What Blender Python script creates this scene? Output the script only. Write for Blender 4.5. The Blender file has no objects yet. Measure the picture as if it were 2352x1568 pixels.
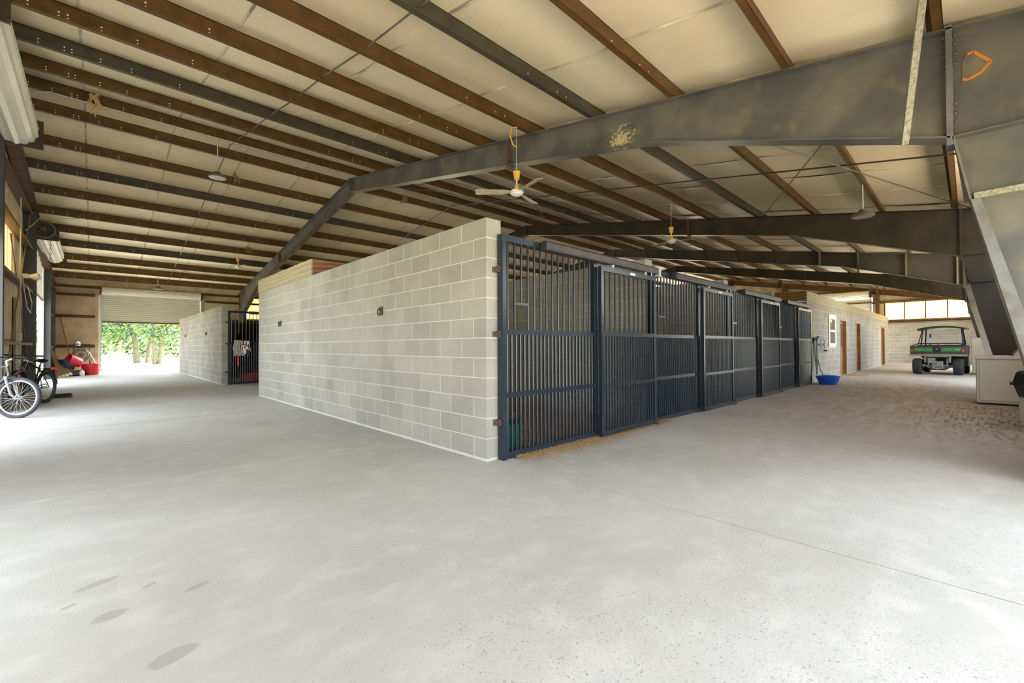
import bpy, bmesh, math, random
from mathutils import Vector, Matrix
random.seed(7)
C = bpy.context.scene.collection
PI = math.pi
R = math.radians
# ------------------------------------------------------------------ camera, world, sun, exposure
cam_d = bpy.data.cameras.new('camera'); cam = bpy.data.objects.new('camera', cam_d); C.objects.link(cam)
yaw, pit, rol = R(46.32), R(0.591), R(-0.268)
F = Vector((math.cos(yaw)*math.cos(pit), math.sin(yaw)*math.cos(pit), math.sin(pit)))
Rt = Vector((math.sin(yaw), -math.cos(yaw), 0)); Up = Rt.cross(F)
R2 = Rt*math.cos(rol)+Up*math.sin(rol); U2 = Up*math.cos(rol)-Rt*math.sin(rol)
cam.matrix_world = Matrix(((R2.x, U2.x, -F.x, 0), (R2.y, U2.y, -F.y, 0), (R2.z, U2.z, -F.z, 1.158), (0, 0, 0, 1)))
cam_d.sensor_width = 36; cam_d.lens = 1003.6*36/2352; cam_d.clip_start = 0.05; cam_d.clip_end = 400
bpy.context.scene.camera = cam
vs = bpy.context.scene.view_settings
vs.view_transform = 'Standard'; vs.look = 'None'; vs.gamma = 1; vs.use_curve_mapping = False
vs.exposure = 1.52
W = bpy.data.worlds.new('sky'); bpy.context.scene.world = W; W.use_nodes = True
wn = W.node_tree.nodes; wl = W.node_tree.links
sky = wn.new('ShaderNodeTexSky'); sky.sky_type = 'NISHITA'; sky.sun_disc = False
sky.sun_elevation = R(48); sky.sun_rotation = R(75); sky.dust_density = 2.5; sky.air_density = 1.0
hz = wn.new('ShaderNodeMix'); hz.data_type = 'RGBA'; hz.inputs[0].default_value = 0.55
hz.inputs[7].default_value = (6.3, 6.4, 6.3, 1)
wl.new(sky.outputs[0], hz.inputs[6]); wl.new(hz.outputs[2], wn['Background'].inputs[0])
wn['Background'].inputs[1].default_value = 0.55
sd = bpy.data.lights.new('sun', 'SUN'); sd.energy = 13.5; sd.angle = R(0.6); sd.color = (1, .93, .82)
sun = bpy.data.objects.new('sun', sd); C.objects.link(sun)
sun.rotation_euler = (R(42), 0, R(105))      # light arrives from +X, a little from +Y
def portal(x, y, z, rot, sx, sy):
    d = bpy.data.lights.new('sky_portal', 'AREA'); d.shape = 'RECTANGLE'; d.size = sx; d.size_y = sy
    d.cycles.is_portal = True
    o = bpy.data.objects.new('sky_portal', d); C.objects.link(o); o.location = (x, y, z); o.rotation_euler = rot
# ------------------------------------------------------------------ measures of the building
XL, XR, YF, YB = -1.45, 36.3, -1.25, 27.1
RY, RZ = 12.8, 6.2
def rz(y):      # top of the rafters
    return 4.0+(y-.2)*(6.2-4.0)/12.6 if y < RY else 6.2-(y-RY)*(6.2-3.93)/14.3
FR = [5.6, 13.15, 19.8, 26.8]
portal(2.0, YF-.1, 1.4, (R(90), 0, 0), 6.6, 2.8)
portal(XL-.1, 3.4, 1.2, (R(90), 0, R(-90)), 2.6, 2.4)
portal(XL-.1, 9.9, 1.65, (R(90), 0, R(-90)), 4.6, 3.3)
portal(19.5, YF-.1, 1.75, (R(90), 0, 0), 4.4, 3.5)
portal(2.0, YB+.1, 1.15, (R(90), 0, R(180)), 3.8, 2.3)
# ------------------------------------------------------------------ materials
MATS = {}
def mat(name, col, rough=.7, metal=0., noise=0., nscale=8., bump=0., bscale=40., spec=.5, col2=None, extra=None, var=0., emit=None):
    if name in MATS: return MATS[name]
    m = bpy.data.materials.new(name); m.use_nodes = True; n = m.node_tree.nodes; l = m.node_tree.links
    b = n['Principled BSDF']; b.inputs['Roughness'].default_value = rough; b.inputs['Metallic'].default_value = metal
    b.inputs['Specular IOR Level'].default_value = spec
    b.inputs['Base Color'].default_value = (*col, 1)
    tc = n.new('ShaderNodeTexCoord'); geo = n.new('ShaderNodeNewGeometry')
    out = None
    if noise or col2 or var:
        t = n.new('ShaderNodeTexNoise'); t.inputs['Scale'].default_value = nscale; t.inputs['Detail'].default_value = 6
        l.new(geo.outputs['Position'], t.inputs['Vector'])
        mx = n.new('ShaderNodeMix'); mx.data_type = 'RGBA'
        c2 = col2 or tuple(c*(1-noise) for c in col); c1 = col if col2 else tuple(min(1, c*(1+noise)) for c in col)
        mx.inputs[6].default_value = (*c1, 1); mx.inputs[7].default_value = (*c2, 1)
        rp = n.new('ShaderNodeMapRange'); rp.inputs[1].default_value = .35; rp.inputs[2].default_value = .65
        l.new(t.outputs['Fac'], rp.inputs[0]); l.new(rp.outputs[0], mx.inputs[0]); out = mx.outputs[2]
        if var:
            oi = n.new('ShaderNodeObjectInfo'); ad = n.new('ShaderNodeMath'); ad.operation = 'ADD'
            l.new(oi.outputs['Random'], ad.inputs[0]); l.new(geo.outputs['Random Per Island'], ad.inputs[1])
            fr = n.new('ShaderNodeMath'); fr.operation = 'FRACT'; l.new(ad.outputs[0], fr.inputs[0])
            hs = n.new('ShaderNodeHueSaturation')
            mr = n.new('ShaderNodeMapRange'); mr.inputs[3].default_value = 1-var; mr.inputs[4].default_value = 1+var
            l.new(fr.outputs[0], mr.inputs[0]); l.new(mr.outputs[0], hs.inputs['Value'])
            l.new(out, hs.inputs['Color']); out = hs.outputs[0]
        l.new(out, b.inputs['Base Color'])
    if bump:
        t2 = n.new('ShaderNodeTexNoise'); t2.inputs['Scale'].default_value = bscale; t2.inputs['Detail'].default_value = 4
        l.new(geo.outputs['Position'], t2.inputs['Vector'])
        bp = n.new('ShaderNodeBump'); bp.inputs['Strength'].default_value = bump; bp.inputs['Distance'].default_value = .01
        l.new(t2.outputs['Fac'], bp.inputs['Height']); l.new(bp.outputs[0], b.inputs['Normal'])
    if extra: extra(m, n, l, b, geo, out)
    MATS[name] = m; return m
def nmix(n, l, fac, a, bcol):
    mx = n.new('ShaderNodeMix'); mx.data_type = 'RGBA'
    if isinstance(a, tuple): mx.inputs[6].default_value = (*a, 1)
    else: l.new(a, mx.inputs[6])
    if isinstance(bcol, tuple): mx.inputs[7].default_value = (*bcol, 1)
    else: l.new(bcol, mx.inputs[7])
    if isinstance(fac, (int, float)): mx.inputs[0].default_value = fac
    else: l.new(fac, mx.inputs[0])
    return mx.outputs[2]
def ramp(n, l, src, lo, hi, a=0., b=1.):
    r = n.new('ShaderNodeMapRange'); r.inputs[1].default_value = lo; r.inputs[2].default_value = hi
    r.inputs[3].default_value = a; r.inputs[4].default_value = b; r.interpolation_type = 'SMOOTHSTEP'; l.new(src, r.inputs[0]); return r.outputs[0]
def noise(n, l, geo, scale, detail=3., vec=(1, 1, 1), off=(0, 0, 0)):
    mp = n.new('ShaderNodeMapping'); mp.inputs['Scale'].default_value = vec; mp.inputs['Location'].default_value = off
    l.new(geo.outputs['Position'], mp.inputs['Vector'])
    t = n.new('ShaderNodeTexNoise'); t.inputs['Scale'].default_value = scale; t.inputs['Detail'].default_value = detail
    l.new(mp.outputs[0], t.inputs['Vector']); return t.outputs['Fac']
def math2(n, l, op, a, b):
    m = n.new('ShaderNodeMath'); m.operation = op
    for i, v in enumerate((a, b)):
        if isinstance(v, (int, float)): m.inputs[i].default_value = v
        else: l.new(v, m.inputs[i])
    return m.outputs[0]
def blob(n, l, geo, x, y, r, sx=1., sy=1., rotdeg=0., soft=.35):
    mp = n.new('ShaderNodeMapping'); mp.vector_type = 'TEXTURE'; mp.inputs['Location'].default_value = (x, y, 0)
    mp.inputs['Scale'].default_value = (r*sx, r*sy, 1000); mp.inputs['Rotation'].default_value = (0, 0, R(rotdeg))
    nz = n.new('ShaderNodeTexNoise'); nz.inputs['Scale'].default_value = 9; l.new(geo.outputs['Position'], nz.inputs['Vector'])
    l.new(geo.outputs['Position'], mp.inputs['Vector'])
    ln = n.new('ShaderNodeVectorMath'); ln.operation = 'LENGTH'; l.new(mp.outputs[0], ln.inputs[0])
    d = math2(n, l, 'ADD', ln.outputs['Value'], math2(n, l, 'MULTIPLY', math2(n, l, 'SUBTRACT', nz.outputs['Fac'], .5), .8))
    return ramp(n, l, d, 1-soft, 1+soft, 1, 0)
def floor_extra(m, n, l, b, geo, out):
    base = nmix(n, l, ramp(n, l, noise(n, l, geo, .55, 5), .35, .65), (.48, .48, .46), (.42, .418, .39))
    base = nmix(n, l, ramp(n, l, noise(n, l, geo, 4., 8, (1, 1.4, 1)), .45, .7, 0, .45), base, (.57, .565, .545))
    base = nmix(n, l, ramp(n, l, noise(n, l, geo, .9, 4, off=(5, 2, 0)), .50, .72, 0, .40), base, (.38, .375, .31))
    # exposed aggregate: small grey-blue stones
    wn_ = n.new('ShaderNodeTexNoise'); wn_.inputs['Scale'].default_value = 55; l.new(geo.outputs['Position'], wn_.inputs['Vector'])
    wa = n.new('ShaderNodeVectorMath'); wa.operation = 'SCALE'; wa.inputs['Scale'].default_value = .016; l.new(wn_.outputs['Color'], wa.inputs[0])
    wb = n.new('ShaderNodeVectorMath'); wb.operation = 'ADD'; l.new(geo.outputs['Position'], wb.inputs[0]); l.new(wa.outputs[0], wb.inputs[1])
    nearx = n.new('ShaderNodeSeparateXYZ'); l.new(geo.outputs['Position'], nearx.inputs[0])
    zone = ramp(n, l, noise(n, l, geo, .8, 4, off=(3, 9, 0)), .30, .50)
    zone = math2(n, l, 'MULTIPLY', zone, ramp(n, l, math2(n, l, 'SUBTRACT', nearx.outputs[0], math2(n, l, 'MULTIPLY', nearx.outputs[1], .35)), -.75, .6))
    for sc_, lo_, mx_, am_, co_ in ((75, .62, .36, .6, (.19, .21, .24)), (120, .35, .40, .5, (.25, .265, .28)), (190, .2, .42, .4, (.28, .27, .25))):
        vo = n.new('ShaderNodeTexVoronoi'); vo.inputs['Scale'].default_value = sc_; l.new(wb.outputs[0], vo.inputs['Vector'])
        cs = n.new('ShaderNodeSeparateColor'); l.new(vo.outputs['Color'], cs.inputs[0])
        st = math2(n, l, 'LESS_THAN', vo.outputs['Distance'], math2(n, l, 'MULTIPLY', ramp(n, l, cs.outputs[0], lo_, 1), mx_))
        base = nmix(n, l, math2(n, l, 'MULTIPLY', math2(n, l, 'MULTIPLY', st, zone), am_), base, co_)
    # damp hoof-sized marks and a straw-coloured spill of dirt
    for x, y, r, sx, sy, rt in ((.05, 2.58, .05, 1.2, .8, 20), (.22, 2.08, .062, 1.3, .75, 20), (.01, 2.97, .055, 1.6, .5, 20), (.36, 2.6, .045, 1.3, .5, 20), (-.08, 2.8, .025, 1.2, .6, 30), (.2, 2.78, .025, 1.2, .6, 30)):
        base = nmix(n, l, math2(n, l, 'MULTIPLY', blob(n, l, geo, x, y, r, sx, sy, rt, .15), .55), base, (.27, .255, .235))
    dirt = math2(n, l, 'MAXIMUM', blob(n, l, geo, 13.0, 1.2, 1., 5.6, 1.9, 0, .7), blob(n, l, geo, 11.4, -.2, 1., 3.4, .9, 0, .7))
    base = nmix(n, l, math2(n, l, 'MULTIPLY', dirt, ramp(n, l, noise(n, l, geo, 4, 10, (.35, 1.6, 1)), .3, .7, .25, .8)), base, (.32, .20, .105))
    d3 = blob(n, l, geo, 10.2, -.2, 1., 2.2, .9, 0, .7)
    base = nmix(n, l, math2(n, l, 'MULTIPLY', d3, ramp(n, l, noise(n, l, geo, 9, 10, (.35, 2.4, 1)), .46, .64, 0, .75)), base, (.09, .05, .02))
    for x, y, r, sx, sy, rt in ((1.83, 7.4, .2, 1, .5, 10), (1.0, 8.95, .1, 16, .5, 2), (3.3, 3.05, .06, 1.5, 1, 0)):
        base = nmix(n, l, math2(n, l, 'MULTIPLY', blob(n, l, geo, x, y, r, sx, sy, rt, .5), .4), base, (.33, .25, .15))
    l.new(base, b.inputs['Base Color'])
    bp = n.new('ShaderNodeBump'); bp.inputs['Strength'].default_value = .35; bp.inputs['Distance'].default_value = .004
    l.new(noise(n, l, geo, 90, 4), bp.inputs['Height']); l.new(bp.outputs[0], b.inputs['Normal'])
M_floor = mat('concrete', (.5, .5, .46), .62, extra=floor_extra, spec=.35)
def block_extra(m, n, l, b, geo, out):
    sp = ramp(n, l, noise(n, l, geo, 160, 2), .3, .7, .93, 1.06)
    hs = n.new('ShaderNodeHueSaturation'); l.new(sp, hs.inputs['Value']); l.new(out, hs.inputs['Color'])
    l.new(hs.outputs[0], b.inputs['Base Color'])
M_block = mat('concrete_block', (.325, .312, .27), .9, noise=.10, nscale=1.3, bump=.4, bscale=180, var=.075, extra=block_extra, spec=.2)
M_mort = mat('mortar', (.50, .495, .46), .9, noise=.05, nscale=6, spec=.2)
def ceil_extra(m, n, l, b, geo, out):
    base = nmix(n, l, ramp(n, l, noise(n, l, geo, .5, 4), .35, .65), (.87, .74, .49), (.78, .64, .41))
    base = nmix(n, l, ramp(n, l, noise(n, l, geo, 5, 8, (3, .35, 1)), .64, .8, 0, .4), base, (.45, .37, .24))
    base = nmix(n, l, ramp(n, l, noise(n, l, geo, 1.3, 6, (2.2, .5, 1), (7, 3, 0)), .66, .76, 0, .35), base, (.42, .28, .14))
    l.new(base, b.inputs['Base Color'])
    wv = n.new('ShaderNodeTexWave'); wv.wave_type = 'BANDS'; wv.bands_direction = 'X'; wv.inputs['Scale'].default_value = 14
    wv.inputs['Distortion'].default_value = 6; wv.inputs['Detail'].default_value = 3; wv.inputs['Detail Scale'].default_value = .5
    l.new(geo.outputs['Position'], wv.inputs['Vector'])
    bp = n.new('ShaderNodeBump'); bp.inputs['Strength'].default_value = .11; bp.inputs['Distance'].default_value = .012
    l.new(wv.outputs['Fac'], bp.inputs['Height']); l.new(bp.outputs[0], b.inputs['Normal'])
M_ceil = mat('roof_insulation', (.7, .6, .4), .55, extra=ceil_extra, spec=.3)
M_seam = mat('seam_tape', (.30, .25, .17), .7, col2=(.78, .68, .48), nscale=2)
M_wallins = mat('wall_insulation', (.62, .49, .33), .7, col2=(.45, .33, .21), nscale=2.2, bump=.3, bscale=6)
M_red = mat('red_oxide_steel', (.115, .054, .009), .55, col2=(.068, .032, .006), nscale=5, spec=.4)
M_redl = mat('red_oxide_lip', (.17, .07, .015), .5, noise=.2, nscale=5)
M_grn = mat('dark_green_steel', (.062, .054, .028), .55, col2=(.04, .035, .019), nscale=5, spec=.4)
M_hole = mat('bolt_hole_light', (.85, .8, .68), .6)
def frame_extra(m, n, l, b, geo, out):
    base = nmix(n, l, ramp(n, l, noise(n, l, geo, 1.6, 6), .36, .62), (.135, .128, .098), (.078, .078, .068))
    base = nmix(n, l, ramp(n, l, noise(n, l, geo, 3.5, 10, off=(4, 4, 1)), .56, .8, 0, .7), base, (.22, .17, .09))
    base = nmix(n, l, ramp(n, l, noise(n, l, geo, 9, 8, (1, 1, 3)), .63, .7, 0, .5), base, (.17, .085, .04))
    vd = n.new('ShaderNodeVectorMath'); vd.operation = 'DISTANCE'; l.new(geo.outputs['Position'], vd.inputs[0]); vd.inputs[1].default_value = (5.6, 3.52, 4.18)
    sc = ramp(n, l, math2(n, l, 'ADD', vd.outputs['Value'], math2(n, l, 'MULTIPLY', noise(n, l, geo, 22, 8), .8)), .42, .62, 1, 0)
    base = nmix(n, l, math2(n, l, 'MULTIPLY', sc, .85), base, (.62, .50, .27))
    l.new(base, b.inputs['Base Color'])
M_frame = mat('weathered_grey_steel', (.15, .15, .12), .45, metal=.15, extra=frame_extra, bump=.15, bscale=14)
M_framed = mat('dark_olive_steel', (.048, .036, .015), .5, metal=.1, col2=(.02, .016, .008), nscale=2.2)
M_frustr = mat('orange_paint_mark', (.55, .17, .01), .6)
M_speck = mat('speckled_angle_steel', (.30, .285, .20), .6, col2=(.17, .14, .08), nscale=40)
M_bluegrey = mat('bluish_primer_steel', (.13, .13, .115), .5, col2=(.09, .09, .08), nscale=4)
M_frame3 = mat('grey_olive_steel', (.12, .11, .085), .5, metal=.1, col2=(.05, .046, .03), nscale=.35)
M_speckb = mat('speckled_bluish_plate', (.15, .155, .14), .5, col2=(.11, .095, .08), nscale=9, bump=.1, bscale=60)
M_bolt = mat('rusty_bolt', (.10, .065, .04), .6)
def stall_extra(m, n, l, b, geo, out):
    base = nmix(n, l, ramp(n, l, noise(n, l, geo, 45, 6, (1, 1, .5)), .66, .74, 0, .7), (.013, .020, .031), (.20, .20, .19))
    l.new(base, b.inputs['Base Color'])
M_stall = mat('stall_paint', (.05, .06, .08), .28, extra=stall_extra)
M_trackb = mat('track_steel', (.075, .06, .05), .45, metal=.3, col2=(.03, .035, .042), nscale=7)
M_zinc = mat('zinc_hanger', (.75, .74, .68), .5)
M_rust = mat('rust', (.085, .055, .042), .8, noise=.3, nscale=30)
M_ply = mat('plywood', (.50, .38, .20), .75, col2=(.36, .26, .13), nscale=2.5)
def grain(c1, c2):
    def ex(m, n, l, b, geo, out):
        w = n.new('ShaderNodeTexWave'); w.wave_type = 'BANDS'; w.bands_direction = 'Z'; w.inputs['Scale'].default_value = 3.5
        w.inputs['Distortion'].default_value = 9; w.inputs['Detail'].default_value = 4; w.inputs['Detail Scale'].default_value = .7
        mp = n.new('ShaderNodeMapping'); mp.inputs['Scale'].default_value = (.35, .35, 1); l.new(geo.outputs['Position'], mp.inputs['Vector']); l.new(mp.outputs[0], w.inputs['Vector'])
        l.new(nmix(n, l, w.outputs['Fac'], c1, c2), b.inputs['Base Color'])
    return ex
M_ply = mat('plywood_grain', (.5, .4, .2), .75, extra=grain((.37, .305, .195), (.29, .235, .145)))
M_redply = mat('red_plywood_grain', (.4, .2, .1), .75, extra=grain((.33, .17, .10), (.20, .09, .05)))
M_brnply = mat('brown_board', (.3, .15, .05), .75, extra=grain((.30, .15, .05), (.19, .09, .03)))
M_white = mat('white_enamel', (.62, .57, .47), .35)
M_whitep = mat('white_plastic', (.75, .72, .66), .45)
M_black = mat('black_plastic', (.012, .011, .011), .4)
M_rubber = mat('tyre_rubber', (.035, .036, .04), .8)
M_rim = mat('alloy_rim', (.36, .36, .40), .3, metal=.9)
M_spoke = mat('steel_spoke', (.5, .5, .52), .3, metal=.6)
M_chrome = mat('chrome', (.7, .72, .75), .15, metal=1.)
M_curt = mat('roller_curtain', (.62, .60, .50), .5, noise=.06, nscale=1.)
M_gal = mat('galvanised', (.45, .47, .46), .4, metal=.5)
M_conduit = mat('conduit_grey', (.45, .46, .38), .5)
M_fan = mat('fan_cream', (.62, .55, .40), .45, col2=(.42, .33, .19), nscale=20)
M_fany = mat('fan_cup_yellow', (.72, .40, .06), .5)
M_bluep = mat('blue_plastic', (.01, .13, .62), .35)
M_navy = mat('navy_plastic', (.01, .045, .12), .4)
M_redp = mat('red_plastic', (.62, .025, .03), .35)
M_greenp = mat('dark_green_plastic', (.01, .10, .085), .4)
M_shav = mat('wood_shavings', (.42, .21, .10), .95, col2=(.22, .10, .045), nscale=60, bump=1, bscale=60)
M_straw = mat('straw', (.60, .40, .19), .9, col2=(.33, .2, .09), nscale=30)
M_green = mat('cart_green', (.035, .22, .07), .35)
M_yel = mat('wheel_yellow', (.55, .33, .01), .5)
M_dgrey = mat('cart_dark_plastic', (.045, .045, .047), .55)
M_metal = mat('axle_metal', (.35, .36, .36), .45, metal=.6, noise=.3, nscale=12)
M_tail = mat('tail_lamp_red', (.65, .04, .03), .3)
M_canopy = mat('canopy_green', (.05, .07, .035), .5)
M_hose = mat('green_hose', (.015, .06, .035), .5)
M_reel = mat('reel_green', (.17, .19, .13), .6)
M_fur = mat('grey_fleece', (.42, .40, .36), .95, noise=.25, nscale=40, bump=1, bscale=80)
def zebra(m, n, l, b, geo, out):
    w = n.new('ShaderNodeTexWave'); w.wave_type = 'RINGS'; w.inputs['Scale'].default_value = 5; w.inputs['Distortion'].default_value = 9; w.inputs['Detail'].default_value = 1
    l.new(geo.outputs['Position'], w.inputs['Vector'])
    l.new(nmix(n, l, ramp(n, l, w.outputs['Fac'], .45, .55), (.75, .72, .66), (.05, .04, .035)), b.inputs['Base Color'])
M_zebra = mat('zebra_cloth', (.7, .7, .7), .9, extra=zebra)
M_pink = mat('pink_trim', (.75, .36, .40), .8)
M_wood = mat('old_wood', (.27, .17, .09), .85, noise=.2, nscale=12)
M_woodw = mat('pale_wood_end', (.75, .68, .55), .8)
M_grass = mat('grass', (.30, .36, .12), .9, col2=(.42, .42, .20), nscale=.6, bump=.5, bscale=20)
M_gravel = mat('gravel_apron', (.70, .66, .56), .9, noise=.1, nscale=2)
M_leaf = mat('tree_leaves', (.22, .29, .12), .7, col2=(.07, .15, .10), nscale=1.1)
M_bark = mat('bark', (.12, .105, .08), .9, noise=.3, nscale=9)
M_fence = mat('fence_wood', (.22, .195, .16), .9, noise=.2, nscale=5)
M_door = mat('brown_door', (.26, .115, .045), .5, noise=.2, nscale=3)
M_trimw = mat('window_white', (.75, .70, .62), .5)
M_glassd = mat('window_glass', (.12, .11, .09), .12, spec=.8)
M_mat = mat('doormat_tan', (.50, .30, .17), .95)
M_lens = mat('lamp_lens', (.75, .75, .70), .2)
M_lampb = mat('lamp_housing', (.10, .09, .06), .5)
M_roofm = mat('roof_sheet', (.5, .5, .48), .5)
M_magenta = mat('magenta_paint', (.35, .02, .16), .35)
M_blackp = mat('bike_black', (.02, .02, .022), .3)
M_grey = mat('fork_grey', (.16, .17, .18), .35)
M_orange = mat('orange_reflector', (.8, .25, .02), .4)
M_yelcab = mat('yellow_cable', (.75, .48, .03), .5)
M_teal = mat('teal_strap', (.02, .28, .36), .7)
def translucent(name, col):
    m = bpy.data.materials.new(name); m.use_nodes = True; n = m.node_tree.nodes; l = m.node_tree.links
    n.remove(n['Principled BSDF']); tr = n.new('ShaderNodeBsdfTranslucent'); df = n.new('ShaderNodeBsdfDiffuse'); mx = n.new('ShaderNodeMixShader')
    geo = n.new('ShaderNodeNewGeometry')
    c = nmix(n, l, ramp(n, l, noise(n, l, geo, 6, 6, (1, 1, .12)), .35, .75), col, (col[0]*.85, col[1]*.66, col[2]*.4))
    l.new(c, tr.inputs[0]); l.new(c, df.inputs[0]); mx.inputs[0].default_value = .3
    l.new(tr.outputs[0], mx.inputs[1]); l.new(df.outputs[0], mx.inputs[2]); l.new(mx.outputs[0], n['Material Output'].inputs[0])
    return m
M_trans = translucent('translucent_panel', (.95, .80, .50))
def glass():
    m = bpy.data.materials.new('clear_plastic'); m.use_nodes = True; n = m.node_tree.nodes; l = m.node_tree.links
    b = n['Principled BSDF']; b.inputs['Base Color'].default_value = (.9, .95, .95, 1); b.inputs['Roughness'].default_value = .05
    b.inputs['Alpha'].default_value = .15
    return m
M_clear = glass()
# ------------------------------------------------------------------ mesh helpers
class MB:
    def __init__(s): s.v = []; s.f = []; s.sm = False
    def add(s, vs, fs):
        k = len(s.v); s.v += [tuple(v) for v in vs]; s.f += [tuple(i+k for i in f) for f in fs]; return s
    def box(s, x0, y0, z0, x1, y1, z1):
        return s.add([(x0, y0, z0), (x1, y0, z0), (x1, y1, z0), (x0, y1, z0), (x0, y0, z1), (x1, y0, z1), (x1, y1, z1), (x0, y1, z1)],
                     [(0, 3, 2, 1), (4, 5, 6, 7), (0, 1, 5, 4), (1, 2, 6, 5), (2, 3, 7, 6), (3, 0, 4, 7)])
    def rbox(s, x0, y0, z0, x1, y1, z1, r=.01):     # chamfered upright box
        p = [(x0+r, y0), (x1-r, y0), (x1, y0+r), (x1, y1-r), (x1-r, y1), (x0+r, y1), (x0, y1-r), (x0, y0+r)]
        q = [(x0+2*r, y0+r), (x1-2*r, y0+r), (x1-r, y0+2*r), (x1-r, y1-2*r), (x1-2*r, y1-r), (x0+2*r, y1-r), (x0+r, y1-2*r), (x0+r, y0+2*r)]
        vs = [(a, b, z0+r) for a, b in p]+[(a, b, z1-r) for a, b in p]+[(a, b, z0) for a, b in q]+[(a, b, z1) for a, b in q]
        fs = [tuple(range(23, 15, -1)), tuple(range(24, 32))]
        for i in range(8):
            j = (i+1) % 8; fs += [(i, j, 8+j, 8+i), (16+i, 16+j, j, i), (8+i, 8+j, 24+j, 24+i)]
        return s.add(vs, fs)
    def beam(s, p, q, w, h, up=(0, 0, 1)):
        p = Vector(p); q = Vector(q); d = (q-p).normalized(); up = Vector(up)
        if abs(d.dot(up)) > .99: up = Vector((1, 0, 0))
        a = d.cross(up).normalized(); b = a.cross(d).normalized()
        vs = []
        for c in (p, q):
            for i, j in ((-1, -1), (1, -1), (1, 1), (-1, 1)): vs.append(c+a*(i*w/2)+b*(j*h/2))
        return s.add(vs, [(0, 1, 2, 3), (7, 6, 5, 4), (0, 4, 5, 1), (1, 5, 6, 2), (2, 6, 7, 3), (3, 7, 4, 0)])
    def prism(s, poly, ax, a, b):       # poly in the two other axes, extruded along ax from a to b
        n = len(poly)
        def P(u, v, t): return {'X': (t, u, v), 'Y': (u, t, v), 'Z': (u, v, t)}[ax]
        vs = [P(u, v, a) for u, v in poly]+[P(u, v, b) for u, v in poly]
        return s.add(vs, [tuple(range(n-1, -1, -1)), tuple(range(n, 2*n))]+[(i, (i+1) % n, n+(i+1) % n, n+i) for i in range(n)])
    def tube(s, pts, r, n=8, closed=False, caps=True):
        pts = [Vector(p) for p in pts]; m = len(pts); rings = []
        rr = r if isinstance(r, (list, tuple)) else [r]*m
        prev = None
        for i in range(m):
            a = pts[i-1] if (i or closed) else pts[i]; b = pts[(i+1) % m] if (i < m-1 or closed) else pts[i]
            d = (b-a).normalized()
            if prev is None:
                u = Vector((0, 0, 1)) if abs(d.z) < .9 else Vector((1, 0, 0)); e = d.cross(u).normalized()
            else:
                e = (prev-d*prev.dot(d)).normalized()
            prev = e; g = d.cross(e)
            rings.append([pts[i]+(e*math.cos(2*PI*k/n)+g*math.sin(2*PI*k/n))*rr[i] for k in range(n)])
        vs = [v for rg in rings for v in rg]; fs = []
        for i in range(m if closed else m-1):
            for k in range(n):
                j = (i+1) % m; fs.append((i*n+k, i*n+(k+1) % n, j*n+(k+1) % n, j*n+k))
        if caps and not closed: fs += [tuple(range(n-1, -1, -1)), tuple(range((m-1)*n, m*n))]
        return s.add(vs, fs)
    def lathe(s, prof, n=24, c=(0, 0, 0), ax='Z', sx=1., sy=1.):
        vs = []; fs = []
        for r_, z in prof:
            for k in range(n):
                t = 2*PI*k/n; x, y = r_*math.cos(t)*sx, r_*math.sin(t)*sy
                p = {'Z': (x, y, z), 'Y': (x, z, y), 'X': (z, x, y)}[ax]
                vs.append((p[0]+c[0], p[1]+c[1], p[2]+c[2]))
        for i in range(len(prof)-1):
            for k in range(n): fs.append((i*n+k, i*n+(k+1) % n, (i+1)*n+(k+1) % n, (i+1)*n+k))
        if prof[0][0] > 1e-5: fs.append(tuple(range(n-1, -1, -1)))
        if prof[-1][0] > 1e-5: fs.append(tuple(range((len(prof)-1)*n, len(prof)*n)))
        return s.add(vs, fs)
    def torus(s, c, r1, r2, n=48, m=10, ax='Y', flat=1.):
        pts = []
        vs = []; fs = []
        for i in range(n):
            t = 2*PI*i/n
            for k in range(m):
                u = 2*PI*k/m; rr = r1+r2*math.cos(u); w = r2*math.sin(u)*flat
                a, b = rr*math.cos(t), rr*math.sin(t)
                p = {'Y': (a, w, b), 'X': (w, a, b), 'Z': (a, b, w)}[ax]
                vs.append((p[0]+c[0], p[1]+c[1], p[2]+c[2]))
        for i in range(n):
            for k in range(m): fs.append((i*m+k, i*m+(k+1) % m, ((i+1) % n)*m+(k+1) % m, ((i+1) % n)*m+k))
        return s.add(vs, fs)
    def mesh(s, name, m, smooth=False):
        me = bpy.data.meshes.new(name); me.from_pydata(s.v, [], s.f)
        bm = bmesh.new(); bm.from_mesh(me); bmesh.ops.recalc_face_normals(bm, faces=bm.faces)
        bm.to_mesh(me); bm.free()
        if smooth:
            for p in me.polygons: p.use_smooth = True
            try: me.set_sharp_from_angle(angle=R(40))
            except Exception: pass
        me.materials.append(m); return me
def wloc(o):
    v = Vector((0, 0, 0))
    while o: v += o.location; o = o.parent
    return v
def obj(name, mb, m, parent=None, label=None, smooth=False, kind=None, world=False, sh=False):
    me = mb if isinstance(mb, bpy.types.Mesh) else mb.mesh(name, m, smooth)
    o = bpy.data.objects.new(name, me); C.objects.link(o)
    if parent:
        o.parent = parent
        if world: o.location = -wloc(parent)
    if label: o['label'] = label
    if kind: o['kind'] = kind
    return o
def tag(o, label, cat, group=None):
    o['label'] = label; o['category'] = cat
    if group: o['group'] = group
    return o
def thing(name, label, cat, loc=(0, 0, 0), rz_=0., group=None):
    o = bpy.data.objects.new(name, None); C.objects.link(o); o.location = loc; o.rotation_euler = (0, 0, rz_)
    o.empty_display_size = .1
    return tag(o, label, cat, group)
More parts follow.
